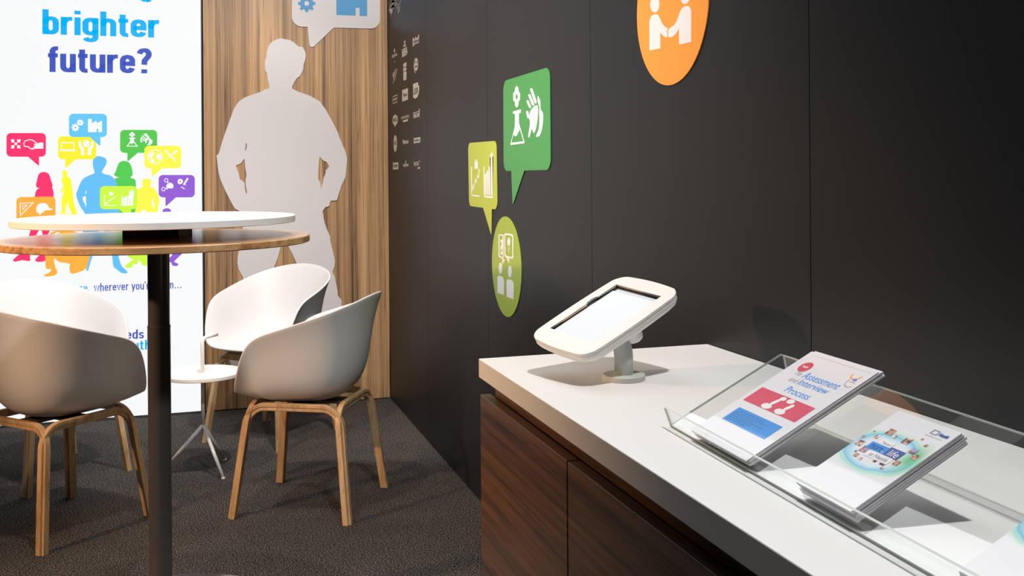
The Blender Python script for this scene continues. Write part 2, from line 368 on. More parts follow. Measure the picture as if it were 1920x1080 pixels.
# people silhouettes
pinkA = ink('pink', (255, 46, 108)); blueM = ink('sky_blue', (98, 193, 250)); grn = ink('green', (78, 205, 78)); yel = ink('yellow', (255, 250, 40)); yel2 = ink('warm_yellow', (255, 248, 72))
org = ink('orange', (255, 176, 58)); lime = ink('lime', (206, 250, 62)); purp = ink('purple', (146, 90, 212)); bub_b = ink('blue', (100, 200, 246)); bub_g = ink('leaf_green', (82, 200, 75))
SIL = 'printed_silhouette'
lay(SIL, [z2(smoothloop([(833,366),(805,378),(790,410),(780,440),(770,458),(785,472),(803,478),(775,490),(780,560),(785,640),(775,735),(775,790),(840,860),(915,800),(916,600),(917,520),(910,490),(880,480),(895,462),(893,430),(885,400),(868,375)]))], .0006, grn)
lay(SIL, [z2(smoothloop([(628,360),(640,340),(670,334),(700,343),(718,356),(718,385),(708,405),(698,420),(688,440),(705,455),(740,463),(765,480),(780,500),(795,550),(805,600),(805,700),(790,735),(790,800),(785,920),(800,1010),(822,1075),(858,1110),(852,1125),(820,1122),(790,1100),(765,1075),(755,1000),(720,880),(690,820),(660,860),(640,960),(608,1060),(595,1105),(582,1100),(590,1060),(585,960),(560,860),(575,735),(540,670),(515,600),(525,560),(545,510),(565,484),(600,465),(635,450),(635,430),(627,395)])), z2([(556,612),(576,602),(580,612),(582,660),(578,682),(572,652),(564,645)]), z2([(577,568),(583,566),(584,586),(579,592)])], .0009, blueM)
lay(SIL, [z2(smoothloop([(960,515),(963,494),(982,487),(1000,487),(1018,495),(1020,520),(1016,540),(1040,552),(1060,580),(1072,610),(1076,640),(1066,690),(1064,760),(1000,760),(985,705),(970,695),(955,703),(940,760),(900,760),(915,690),(922,640),(922,570),(945,550),(962,540)])), z2([(1028,613),(1022,650),(1036,688),(1044,672),(1036,640)])], .0012, yel2)
lay(SIL, [z2(smoothloop([(296,441),(270,447),(256,470),(249,500),(243,525),(248,545),(266,549),(247,562),(238,590),(228,640),(215,740),(205,835),(178,920),(140,985),(92,1030),(100,1046),(150,1037),(190,1042),(204,1035),(205,985),(240,880),(262,835),(275,800),(283,840),(288,885),(275,985),(240,1030),(245,1045),(275,1047),(305,1038),(308,985),(320,880),(335,835),(350,740),(362,625),(361,572),(352,545),(356,530),(345,498),(335,465),(320,447)]))], .0006, pinkA)
lay(SIL, [z2([(425,432),(420,440),(421,455),(428,470),(418,482),(417,500),(421,522),(428,527),(420,550),(404,578),(410,584),(430,558),(426,590),(416,620),(414,660),(420,695),(408,714),(440,720),(446,680),(455,640),(466,680),(484,722),(480,738),(508,738),(521,720),(510,690),(497,640),(494,620),(490,560),(482,520),(480,495),(470,480),(452,470),(455,455),(455,440),(440,430)]), z2([(388,710),(402,718),(480,725),(480,731),(400,724)])], .0006, yel)
lay(SIL, [z3(smoothloop([(330,225),(345,202),(400,188),(480,190),(540,208),(570,250),(600,310),(606,350),(603,385),(590,415),(588,435),(560,458),(500,478),(478,475),(468,440),(470,412),(400,400),(366,376),(372,430),(386,460),(383,482),(350,495),(305,498),(300,488),(335,470),(345,448),(312,444),(306,380),(305,290)], 3)), z3([(362,228),(372,205),(400,196),(405,200),(382,212),(372,232)])], .0012, org)
lay(SIL, [z3(smoothloop([(1096,65),(1104,45),(1125,38),(1148,44),(1158,65),(1180,110),(1215,200),(1260,240),(1290,290),(1250,325),(1182,390),(1182,403),(1203,413),(1195,427),(1165,424),(1155,405),(1130,395),(1130,380),(1162,352),(1150,300),(1120,230),(1100,140)]))], .0006, purp)
lay(SIL, [z3(smoothloop([(838,342),(850,355),(856,343),(872,372),(898,380),(880,398),(846,425),(848,437),(885,438),(902,415),(926,415),(935,387),(950,400),(962,420),(990,425),(1005,380),(1010,320),(980,260),(900,220),(860,260),(850,320)]))], .0012, lime)
SIL = None
def bubble(pts, h, m, label):
    b = plate('printed_speech_bubble', LB, [fillet([LB.uv(*p) for p in z2([q[:2] for q in pts])], [{'r': .0205, 't': .003, '0': 0}[q[2]] for q in pts])], .0002, h, m, lb, uv=True)
    b['label'] = label; return b
b1 = bubble([(44,178,'r'),(310,178,'r'),(310,338,'r'),(264,338,'0'),(264,402,'t'),(190,338,'0'),(44,338,'r')], .0010, pinkA, 'pink speech bubble with arrows and pointing hand')
b2 = bubble([(392,200,'r'),(650,200,'r'),(650,355,'r'),(510,355,'0'),(440,420,'t'),(440,355,'0'),(392,355,'r')], .0016, ink('lemon', (255, 241, 42)), 'yellow speech bubble with laptop and hands')
b3 = bubble([(466,48,'r'),(722,48,'r'),(722,205,'r'),(678,205,'0'),(678,268,'t'),(605,205,'0'),(466,205,'r')], .0020, bub_b, 'blue speech bubble with gears and factory')
b4 = bubble([(811,157,'r'),(1061,157,'r'),(1061,312,'r'),(930,312,'0'),(860,372,'t'),(860,312,'0'),(811,312,'r')], .0016, bub_g, 'green speech bubble with flask and leaf')
b5 = bubble([(975,264,'r'),(1223,264,'r'),(1223,416,'r'),(1095,416,'0'),(1025,476,'t'),(1025,416,'0'),(975,416,'r')], .0020, yel2, 'yellow speech bubble with globe and cutlery')
b6 = bubble([(1071,461,'r'),(1315,461,'r'),(1315,612,'r'),(1188,612,'0'),(1117,675,'t'),(1117,612,'0'),(1071,612,'r')], .0016, purp, 'purple speech bubble with molecule and microscope')
b7 = bubble([(675,536,'r'),(926,536,'r'),(926,692,'r'),(885,692,'0'),(885,765,'t'),(805,692,'0'),(675,692,'r')], .0020, lime, 'lime speech bubble with line chart and bar chart')
b8 = bubble([(111,611,'r'),(375,606,'r'),(375,770,'r'),(260,772,'0'),(190,830,'t'),(190,772,'0'),(111,772,'r')], .0020, org, 'orange speech bubble with set square and helmet')
def icons(b, h, loops, s=3.6, oy=200, ox=0, m=None):
    return plate('icon', LB, [Z(ox, oy, s, l) for l in loops], .0002, h, m or i_w, b)
def arrow(cx, cy, ang, r0=14, r1=42, w=13, k=1):
    c, s = math.cos(ang), math.sin(ang)
    P = [(r0, 0), (r0+16, 17), (r0+16, w/2), (r1, w/2), (r1, -w/2), (r0+16, -w/2), (r0+16, -17)]
    return [(cx+(x*c-y*s)*k, cy+(x*s+y*c)*k) for x, y in P]
icons(b1, .0013, [circle(107, 251, 10)]+[arrow(107, 251, math.pi/4+i*math.pi/2) for i in range(4)]+[
    [(158,246),(166,230),(203,219),(222,224),(262,252),(262,242),(293,242),(293,283),(232,284),(222,290),(205,287),(190,273),(162,271)],
    [(164,247),(170,234),(203,225),(218,229),(250,252),(228,250),(238,266),(226,266),(232,276),(208,282),(194,267),(166,266)]])
icons(b2, .0019, [[(412,240),(502,240),(502,294),(412,294)], [(418,246),(496,246),(496,289),(418,289)], bar(400, 298, 516, 298, 6),
    circle(583, 250, 24, 25, 8), [(530,232),(545,232),(548,262),(568,280),(572,327),(548,327),(546,290),(533,270)], [(633,232),(618,232),(615,262),(594,280),(590,327),(614,327),(616,290),(630,270)]])
icons(b3, .0023, [star(509, 141, 20, 27), circle(509, 141, 6, n=16), star(541, 109, 18, 24), circle(541, 109, 5.5, n=16),
    [(594,83),(619,83),(621,111),(652,94),(654,111),(689,94),(689,172),(664,172),(664,150),(653,150),(653,172),(594,172)]])
icons(b4, .0019, [circle(892, 178, 9), circle(892, 200, 9), circle(880, 189, 9), circle(904, 189, 9)][:0]+[[(882+0,180),(886,172),(898,172),(902,180),(911,184),(911,194),(902,198),(898,206),(886,206),(882,198),(873,194),(873,184)], circle(892, 189, 4, n=12),
    [(871,209),(914,209),(914,216),(904,217),(906,235),(933,269),(853,269),(878,235),(880,217),(871,216)], [(864,264),(880,244),(888,254),(902,242),(922,264)],
    capsule(953, 208, 972, 228, 8), capsule(961, 197, 982, 218, 8), capsule(973, 186, 994, 208, 8), capsule(984, 182, 1004, 206, 8),
    [(946,215),(958,222),(962,240),(990,212),(1002,212),(985,250),(962,262),(955,258),(950,240)], [(986,200),(1008,212),(1030,228),(1028,246),(1014,258),(990,260),(1004,246),(1006,226)]])
icons(b5, .0023, [circle(1046, 338, 52, 50), circle(1046, 338, 46, 44), [(1010,318),(1030,306),(1044,312),(1036,330),(1022,338),(1030,352),(1046,360),(1036,380),(1024,372),(1018,352),(1004,338)],
    [(1060,318),(1084,320),(1090,345),(1076,364),(1066,352),(1052,346)], capsule(1120, 300, 1128, 310, 17), bar(1124, 306, 1188, 368, 9), bar(1106, 368, 1170, 318, 9), capsule(1172, 316, 1192, 300, 15)])
icons(b6, .0019, [circle(1147, 537, 24), circle(1122, 497, 14), circle(1122, 497, 9), circle(1103, 557, 14), circle(1103, 557, 9), bar(1129, 507, 1140, 522, 6), bar(1114, 554, 1128, 546, 6),
    [(1205,490),(1215,486),(1225,490),(1234,494),(1234,512),(1226,520),(1212,524),(1202,518),(1198,504)], circle(1216, 505, 5, n=12),
    capsule(1266, 486, 1242, 524, 12), bar(1222, 540, 1246, 556, 6), [(1256,512),(1274,524),(1279,545),(1272,562),(1279,565),(1279,572),(1220,572),(1220,565),(1250,562),(1264,550),(1262,532),(1250,524)]])
icons(b7, .0023, [bar(705, 596, 705, 668, 5), bar(702, 666, 781, 666, 5), [(708,640),(716,654),(730,636),(742,630),(754,618),(764,616),(779,602),(779,608),(766,622),(756,624),(744,636),(732,642),(716,662),(706,646)],
    circle(750, 588, 15, 12), bar(821, 596, 821, 668, 4), bar(818, 665, 897, 665, 6), bar(833, 612, 833, 662, 14), bar(850, 606, 850, 662, 14), bar(868, 598, 868, 662, 14), bar(888, 575, 888, 662, 16), [(873,576),(890,558),(906,576)]])
icons(b8, .0023, [[(133,650),(232,646),(136,740)], [(139,655),(218,651),(140,728)], [(150,664),(190,662),(152,700)], [(155,669),(178,668),(156,690)],
    smoothloop([(246,700),(246,680),(258,660),(285,650),(315,656),(335,685),(354,688),(354,695),(330,698),(300,702),(298,712),(282,716),(276,727),(266,728),(260,718),(248,712)], 3)])

# ------------------------------------------------------------------ man cut-out and bubble on the wood panel
m_cut = mat('white_foam_board', (214, 208, 208), .38, spec=.5)
cut = (Z(380, 0, 3.6, [(530,260),(510,263),(492,270),(465,285),(450,303),(440,325),(433,355),(430,395),(422,402),(419,430),(421,470),(425,486),(432,488),(435,515),(440,545),(448,570),(449,597),(420,604),(400,617),(335,640),(280,660),(245,685),(210,735),(165,860),(130,960),(110,1035),(93,1050),(97,1078)])
    + Z(380, 250, 3.085, [(87,190),(92,228),(104,272),(130,330),(165,400),(185,435),(212,450),(226,470),(233,500),(233,535)])
    + Z(420, 400, 5.4, [(175,300),(165,340),(150,390),(137,450),(135,500),(145,560),(165,600),(190,640),(193,668)])
    + [(457,560),(456,610),(452,640),(447,660),(436,668),(431,676),(434,686),(470,688),(490,684),(492,640),(497,590),(502,545)]
    + Z(420, 400, 5.4, [(500,560),(520,510),(550,430),(570,350),(580,290),(590,250),(610,220),(622,250),(630,290),(660,350),(700,430),(745,530)])
    + [(570,540),(582,600),(590,650),(590,690),(640,692),(652,680),(646,620),(640,570)]
    + Z(420, 400, 5.4, [(1190,880),(1150,830),(1150,790),(1135,720),(1120,640),(1097,595),(1118,530),(1122,480),(1110,420),(1085,320),(1073,262),(1075,235),(1040,160),(1010,70)])
    + Z(560, 240, 6, [(293,1075),(280,1010),(265,940),(300,890),(325,887),(345,870),(350,835),(365,817),(420,817),(432,805),(450,740),(480,650),(522,560),(535,460),(543,380),(543,335),(520,250),(490,180),(440,60)])
    + Z(380, 0, 3.6, [(930,930),(880,830),(830,740),(790,685),(720,645),(650,622),(605,600),(603,585),(615,560),(636,528),(655,516),(672,485),(679,462),(680,435),(690,410),(696,375),(690,345),(675,320),(660,315),(645,315),(620,290),(590,272),(560,266)]))
hA = Z(400, 240, 6.75, [(413,183),(423,205),(423,245),(404,292),(398,288),(408,240)])
hB = Z(400, 240, 6.75, [(394,385),(402,500),(420,590),(408,650),(405,700),(428,825),(420,830),(405,805),(392,690),(335,645),(318,570),(285,478),(345,450)])
hC = Z(560, 240, 6, [(234,325),(260,350),(285,375),(308,380),(342,428),(330,452),(303,475),(303,510),(280,560),(272,620),(246,690),(243,620),(218,565),(220,480)])
o = plate('man_silhouette_cutout', BACK, [cut, hA, hB, hC], .005, .0004, m_cut)
tag(o, 'large white cut-out silhouette of a man standing hands in pockets on the wood panel', 'wall cutout')
def wallbubble(name, P, pts, rads, th, m, label, cat='wall cutout', uv=False, group=None):
    q = pts if uv else [P.uv(*p) for p in pts]
    return tag(plate(name, P, [fillet(q, rads)], th, .0004, m, uv=True), label, cat, group)
zz = lambda p: Z(540, 0, 9.6, p)
q = [BACK.uv(*p) for p in zz([(66,-420),(1652,-440),(1652,522),(822,500),(395,905),(352,485),(68,482)])]
wb = wallbubble('speech_bubble_cutout', BACK, q, [.05, .05, .05, 0, .014, 0, .05], .005, m_cut, 'white speech bubble board with blue gear and factory icons above the man silhouette', uv=True)
m_blue = mat('blue_vinyl', (72, 150, 200), .5)
plate('gear_icon', BACK, [zz(star(335, 65, 122, 160)), zz(circle(335, 65, 42))], .0004, .0054, m_blue, wb)
plate('gear_icon', BACK, [zz(star(520, -130, 100, 135)), zz(circle(520, -130, 36))], .0004, .0054, m_blue, wb)
plate('factory_icon', BACK, [zz([(865,-300),(1010,-300),(1020,-130),(1190,-230),(1200,-130),(1422,-235),(1422,292),(1285,290),(1285,145),(1215,145),(1215,285),(868,272)])], .0004, .0054, m_blue, wb)

# ------------------------------------------------------------------ cut-outs on the black wall
z7 = lambda p: Z(860, 110, 3.857, p)
z8 = lambda p: Z(860, 380, 4.695, p)
m_ic = mat('white_vinyl', (240, 238, 236), .5)
m_g = mat('green_board', (62, 150, 72), .35); m_l = mat('lime_board', (186, 200, 58), .35); m_l2 = mat('olive_lime_board', (160, 184, 48), .35); m_o = mat('orange_board', (255, 160, 50), .35)
gb = wallbubble('speech_bubble_cutout', WALL, z7([(327,163),(664,58),(671,804),(480,809),(395,1062),(385,811),(330,813)]), [.036, .036, .036, 0, .004, 0, .036], .002, m_g, 'green speech bubble board with flask and leaf in hand icons on the black wall')
plate('flask_icon', WALL, [z7(l) for l in ([(425,197),(437,212),(438,235),(449,250),(449,295),(438,312),(437,340),(425,355),(413,340),(412,315),(400,300),(400,250),(412,235),(413,212)], [(425,255),(432,265),(433,282),(425,297),(417,284),(417,268)],
    [(398,382),(455,366),(455,390),(441,398),(441,465),(481,602),(481,611),(381,625),(381,612),(412,490),(413,398),(399,400)], [(387,608),(400,548),(412,562),(424,558),(436,535),(448,512),(474,597)])], .0003, .0024, m_ic, gb)
plate('leaf_in_hand_icon', WALL, [z7(l) for l in (capsule(531, 222, 562, 315, 17), capsule(517, 265, 545, 333, 17), capsule(504, 308, 522, 350, 16), capsule(501, 385, 510, 425, 15),
    smoothloop([(576,340),(545,352),(522,385),(516,430),(522,465),(509,558),(518,566),(535,508),(546,537),(556,530),(568,490),(578,420)], 3), smoothloop([(578,268),(596,310),(598,365),(615,395),(616,450),(606,520),(590,558),(565,562),(584,510),(590,440),(587,368),(592,362),(578,310)], 3))], .0003, .0024, m_ic, gb)
lbb = wallbubble('speech_bubble_cutout', WALL, [(878.8,268.2),(931.5,264),(933.6,392.8),(923.3,391.7),(922.3,441),(906.9,389.6),(880.6,386)], [.028, .028, .028, 0, .003, 0, .028], .002, m_l, 'yellow-green speech bubble board with line chart and bar chart icons on the black wall')
plate('line_chart_icon', WALL, [z7(l) for l in (bar(97, 780, 99, 990, 6), bar(97, 988, 155, 994, 10), [(99,962),(108,905),(114,935),(125,862),(133,886),(140,838),(147,850),(149,800),(154,798),(150,868),(141,856),(133,905),(126,888),(115,952),(108,930),(103,965)], [(120,742),(143,744),(143,796),(121,796)], [(124,742),(131,725),(138,742)])], .0003, .0024, m_ic, lbb)
plate('bar_chart_icon', WALL, [z7(l) for l in (bar(187, 780, 189, 1000, 5), bar(188, 996, 253, 1003, 14), [(193,832),(203,830),(203,984),(193,984)], [(207,812),(217,810),(217,984),(207,984)], [(221,780),(233,778),(233,985),(221,985)], [(237,708),(249,706),(252,987),(238,987)], [(231,712),(243,673),(255,707)])], .0003, .0024, m_ic, lbb)
def disc_uv(cx, cy, r, n=72): return circle(cx, cy, r, n=n)
cL = (5.37-3.224, .889); rL = .1665
lc = wallbubble('round_cutout', WALL, disc_uv(*cL, rL), [0]*72, .002, m_l2, 'round lime green board with two talking people icons on the black wall', uv=True)
def ring(l, k, c=None):
    cx = sum(p[0] for p in l)/len(l); cy = sum(p[1] for p in l)/len(l); return [(cx+(x-cx)*k[0], cy+(y-cy)*k[1]) for x, y in l]
L1 = [(360,280),(372,277),(400,284),(402,300),(402,488),(392,494),(366,482),(358,468),(357,300)]
L2 = [(408,280),(415,268),(475,278),(486,290),(488,480),(480,494),(420,482),(409,465)]
plate('talking_people_icon', WALL, [z8(l) for l in (L1, ring(L1, (.62, .88)), L2, ring(L2, (.78, .86)), [(389,490),(414,500),(392,548)], [(428,484),(450,490),(450,538)],
    circle(374, 578, 15, 50), circle(457, 606, 16, 52), [(347,795),(347,660),(356,643),(378,646),(396,658),(405,690),(405,812)], [(428,828),(428,690),(438,673),(465,678),(480,690),(490,715),(490,850)],
    circle(447, 345, 13, 38), bar(440, 400, 454, 400, 8), bar(440, 420, 454, 420, 8), bar(444, 438, 450, 438, 7))], .0003, .0024, m_ic, lc)
text('question_mark_icon', '?', WALL, z8([(372, 458)])[0], z8([(398, 464)])[0], z8([(372, 318)])[0], .0024, m_ic, lc, .03)
oc = wallbubble('round_cutout', WALL, disc_uv(5.37-1.990, 1.560, .1725), [0]*72, .002, m_o, 'round orange board with two people shaking hands icon high on the black wall', uv=True)
z9 = lambda p: Z(1180, 0, 6.353, p)
plate('handshake_icon', WALL, [z9(l) for l in ([(252,602),(252,270),(260,220),(280,188),(310,172),(340,170),(362,188),(385,240),(405,285),(435,320),(472,336),(463,365),(462,405),(468,445),(440,442),(410,422),(382,388),(382,577)],
    [(605,532),(605,335),(590,370),(560,412),(525,440),(490,447),(474,425),(472,390),(480,355),(500,332),(535,310),(570,270),(595,205),(615,145),(640,100),(670,78),(708,70),(732,88),(748,130),(750,200),(750,500)],
    circle(316, 52, 55, 98), circle(676, -60, 60, 110))], .0003, .0024, m_ic, oc)

# ------------------------------------------------------------------ small printed marks on the black wall
m_print = mat('cream_print', (205, 190, 176), .5); m_dark = mat('dark_print', (40, 36, 33), .5)
GRP = 'small cream logos on the black wall'
lg = lambda p: Z(725, 60, 10.8, p)
lh = lambda p: Z(725, 150, 6, p)
def mark(loops, label, texts=(), fine=()):
    o = plate('wall_logo', WALL, loops, .0003, .0004, m_print); tag(o, label, 'logo', GRP)
    for t in texts:
        s, a, b, c, m = t[:5]
        text('lettering', s, WALL, a, b, c, .0009, m, o, t[5] if len(t) > 5 else .02, .0002)
    return o
def marktext(s, a, b, c, label, extra=(), bold=.02):
    o = text('wall_logo', s, WALL, a, b, c, .0004, m_print, None, bold, .0003); tag(o, label, 'logo', GRP)
    for x in extra: plate('emblem', WALL, [x], .0003, .0004, m_print, o)
    return o
marktext('BabyNes', lg([(112,552)])[0], lg([(214,500)])[0], lg([(112,460)])[0], 'tiny script logo with small figure, top left of the logo grid', [lg([(145,360),(165,330),(175,380),(170,412),(152,418)]), lg(circle(162, 600, 9, 12, 12))])
marktext('BEBA', lg([(313,520)])[0], lg([(424,450)])[0], lg([(313,355)])[0], 'four bold capital letters logo with small crest above it, top middle of the logo grid', [lg([(345,255),(387,230),(387,290),(345,306)]), lg([(350,190),(382,170),(384,215),(350,232)])], .04)
mark([lg([(530,130),(552,118),(555,150),(575,140),(578,100),(598,95),(603,125),(635,105),(637,60),(655,58),(655,215),(553,262),(553,290),(530,300)])], 'crown-topped plate logo with dark script, top right of the logo grid', [('Buitoni', lg([(556,238)])[0], lg([(650,194)])[0], lg([(556,168)])[0], m_dark)])
mark([lg(capsule(135, 1050, 150, 810, 9)), lg(capsule(140, 985, 178, 760, 9)), lg(capsule(165, 990, 207, 745, 9)), lg(capsule(122, 900, 135, 830, 8))], 'slanted handwritten script logo, second row left of the logo grid')
mark([lg([(338,645),(402,612),(402,695),(338,715)]), lg([(338,730),(402,712),(402,775),(338,800)]), lg([(340,812),(402,795),(402,965),(342,985)])], 'tall narrow block logo, second row middle of the logo grid')
mark([lg(circle(596, 680, 44, 158)), lg(circle(596, 680, 36, 140)), lg(circle(597, 700, 35, 85)), lg(circle(597, 580, 18, 30))], 'upright oval badge logo, second row right of the logo grid', [('Ideal', lg([(570,730)])[0], lg([(625,705)])[0], lg([(570,680)])[0], m_dark)])
mark([lh([(68,185),(122,163),(122,172),(68,194)]), lh([(68,258),(122,240),(122,250),(68,268)])], 'logo of lettering between two bars, third row left of the logo grid', [('GOURMET', lh([(68,243)])[0], lh([(124,222)])[0], lh([(68,212)])[0], m_print)])
mark([lh([(175,113),(240,92),(240,222),(175,243)])], 'square cream plate logo, third row middle of the logo grid', [('Frisco', lh([(186,195)])[0], lh([(232,180)])[0], lh([(186,150)])[0], m_dark)])
mark([lh([(298,45),(355,25),(355,70),(368,60),(364,150),(345,195),(322,210),(300,198)])], 'shield shaped cream logo, third row right of the logo grid', [('LEISI', lh([(308,165)])[0], lh([(354,145)])[0], lh([(308,100)])[0], m_dark)])
mark([lh(smoothloop([(97,390),(118,405),(127,440),(122,480),(104,510),(97,532),(90,512),(72,488),(67,450),(78,405)], 3))], 'pin shaped cream logo, fourth row left of the logo grid', [('MAGGI', lh([(76,475)])[0], lh([(119,462)])[0], lh([(76,432)])[0], m_dark)])
marktext('MÖVENPICK', lh([(163,448)])[0], lh([(258,420)])[0], lh([(163,408)])[0], 'thin lettered logo with bar beneath, fourth row middle of the logo grid', [lh([(185,455),(240,438),(240,462),(185,476)])], .005)
marktext('NESCAFÉ', lh([(303,432)])[0], lh([(372,412)])[0], lh([(303,378)])[0], 'capital lettered logo with long stroke over it, fourth row right of the logo grid', [lh([(300,370),(365,348),(365,326),(371,324),(371,355),(306,378),(306,432),(300,434)])], .03)
mark([lh(circle(98, 714, 19, 95))], 'narrow upright oval logo, fifth row left of the logo grid', [('NES', lh([(86,735)])[0], lh([(110,728)])[0], lh([(86,690)])[0], m_dark)])
marktext('NESPRESSO', lh([(187,722)])[0], lh([(246,712)])[0], lh([(187,688)])[0], 'small logo of lettering only, fifth row middle of the logo grid', [lh([(182,678),(195,672),(192,728),(184,705)])])
mark([lh([(306,655),(378,642),(378,702),(306,713)])], 'cream rectangle logo, fifth row right of the logo grid', [('PURINA', lh([(312,700)])[0], lh([(372,690)])[0], lh([(312,668)])[0], m_dark)])
mark([lh([(72,930),(132,925),(132,1003),(72,1008)])], 'rounded block logo with dark lettering, bottom row left of the logo grid', [('THOMY', lh([(78,986)])[0], lh([(127,982)])[0], lh([(78,950)])[0], m_dark, .03)])
marktext('NIDINA', lh([(187,977)])[0], lh([(246,973)])[0], lh([(187,945)])[0], 'small logo with upright flame above lettering, bottom row middle of the logo grid', [lh([(211,935),(214,905),(220,905),(220,935)])])
marktext('SPECIAL.T', lh([(307,970)])[0], lh([(372,958)])[0], lh([(307,925)])[0], 'thin lettering logo with small leaf and block, bottom row right of the logo grid', [lh([(352,985),(375,978),(375,998),(352,1000)]), lh([(365,915),(380,905),(375,920),(367,925)])], .005)
crest = [Z(540, 0, 9.6, capsule(*c, 9)) for c in ((1825, 190, 1850, 60), (1850, 60, 1900, -60), (1840, 230, 1870, 290), (1825, 190, 1845, 240), (1862, 290, 1890, 190), (1855, 120, 1905, 190), (1870, 60, 1915, 130), (1890, 190, 1930, 90), (1850, 150, 1890, 80), (1930, 90, 1960, -50), (1880, -20, 1950, 30), (1900, 150, 1960, 60))]
crest += [Z(540, 0, 9.6, capsule(*c, 9)) for c in ((1980, 240, 2000, 100), (2000, 100, 2040, -20), (1995, 215, 2015, 130), (1960, 170, 1985, 60))]
o = plate('wall_emblem', WALL, crest, .0003, .0004, m_print); tag(o, 'larger line-drawn cream nest emblem cut by the top edge above the logo grid', 'logo')

# ------------------------------------------------------------------ counter
XF, YE, YN = .504, 1.836, -.45
cab = empty('counter_cabinet', (XF+.25, .7, 0), label='long walnut veneer cabinet with push doors under the white worktop', cat='cabinet')
child('carcass', (XF+.026, YN+.02, 0), (WX-.003, YE-.022, CT-.036), m_walnut, cab)
dy = [YE-.004, 1.3655, .897, .4285, -.04, YN]
for a, b in zip(dy, dy[1:]):
    d = child('door', (XF+.001, b+.002, .06), (XF+.021, a-.002, .786), m_walnut, cab, .0012)
child('plinth', (XF+.06, YN+.02, 0), (XF+.07, YE-.03, .06), m_seam, cab) if False else None
o = boxobj('countertop', (XF, YN, CT-.035), (WX-.001, YE, CT), m_white, None, .0015)
tag(o, 'white laminate worktop running along the black wall over the walnut cabinet', 'worktop')

# ------------------------------------------------------------------ tablet stand
ts = empty('tablet_stand', (.683, 1.5685, CT), label='white tilted tablet enclosure on a curved grey stem at the end of the white worktop', cat='tablet stand')
th, ti, ro = .2508, .4303, .0922
A_ = Vector((math.cos(th)*math.cos(ti), math.sin(th)*math.cos(ti), math.sin(ti))); B_ = Vector((-math.sin(th), math.cos(th), 0)); n_ = A_.cross(B_); B_ = B_*math.cos(ro)+n_*math.sin(ro)
TP = Plane((.6747, 1.6261, .9561), A_, B_)
inv = parent_inv(ts)
def tslocal(o): o.data.transform(inv); o.parent = ts; return o
bm = bmesh.new(); lathe(bm, [(.0355, 0), (.0358, .001), (.0358, .0085), (.0345, .0095)], 64, (0, 0)); bo = bmobj('base_plate', bm, m_stem, ts); autosmooth(bo)
jt = inv @ (TP.world(-.002, -.008, -.026))
bm = bmesh.new()
p0, p1, p2 = Vector((0, 0, .009)), Vector((0.004, 0, .075)), jt
pts = [Vector((0, 0, .009)), Vector((0, 0, .03))]+[((1-t)**2*Vector((0, 0, .03))+2*t*(1-t)*Vector((0, 0, .072))+t*t*p2) for t in [i/10 for i in range(1, 11)]]
tube(bm, pts, .0158, 28); so = bmobj('stem', bm, m_stem, ts, True)
# enclosure: bowed rectangle shell with screen opening
def bowed(a0, a1, b0, b1, bow, r, n=10):
    pts = []
    P = [(a0, b1), (a1, b1), (a1, b0), (a0, b0)]
    cx, cy = (a0+a1)/2, (b0+b1)/2
    base = fillet([(a0, b0), (a1, b0), (a1, b1), (a0, b1)], [r]*4, n)
    dense = []
    for i, p in enumerate(base):
        q = base[(i+1) % len(base)]; L = math.hypot(q[0]-p[0], q[1]-p[1]); k = max(1, int(L/.012))
        for j in range(k): dense.append((p[0]+(q[0]-p[0])*j/k, p[1]+(q[1]-p[1])*j/k))
    out = []
    for x, y in dense:
        u = (x-cx)/((a1-a0)/2); v = (y-cy)/((b1-b0)/2)
        out.append((x+(1 if u > 0 else -1)*bow*max(0, 1-v*v)*(abs(u)**6), y+(1 if v > 0 else -1)*bow*.6*max(0, 1-u*u)*(abs(v)**6)))
    return out
ol = bowed(-.112, .106, -.082, .079, .007, .022)
hole = [(-.08, -.06), (.08, -.06), (.08, .06), (.034, .06)]+[(.02+.014*math.cos(t), .06+.006*math.sin(t)) for t in [i*math.pi/8 for i in range(1, 8)]]+[(.006, .06), (-.08, .06)]
cv = tslocal(plate('enclosure_front', TP, [ol, hole], .004, -.002, m_tab, uv=True))
bv = cv.modifiers.new('bevel', 'BEVEL'); bv.width = .0012; bv.segments = 2; bv.limit_method = 'ANGLE'
bm = bmesh.new(); rings = []
for sc, h in ((.985, -.0022), (.995, -.0045), (.995, -.010), (.97, -.016), (.90, -.021), (.72, -.025), (.4, -.026)):
    rings.append([bm.verts.new(inv @ TP.world((x+.003)*sc-.003, (y+.0015)*sc-.0015, h)) for x, y in ol])
for a, b in zip(rings, rings[1:]):
    for i in range(len(ol)): bm.faces.new((a[i], b[i], b[(i+1) % len(ol)], a[(i+1) % len(ol)]))
bm.faces.new(rings[-1])
bo = bmobj('enclosure_back', bm, m_tab, ts); autosmooth(bo, 50)
tslocal(plate('screen', TP, [[(-.098, -.066), (.098, -.066), (.098, .066), (-.098, .066)]], .002, -.0050, m_screen, uv=True))

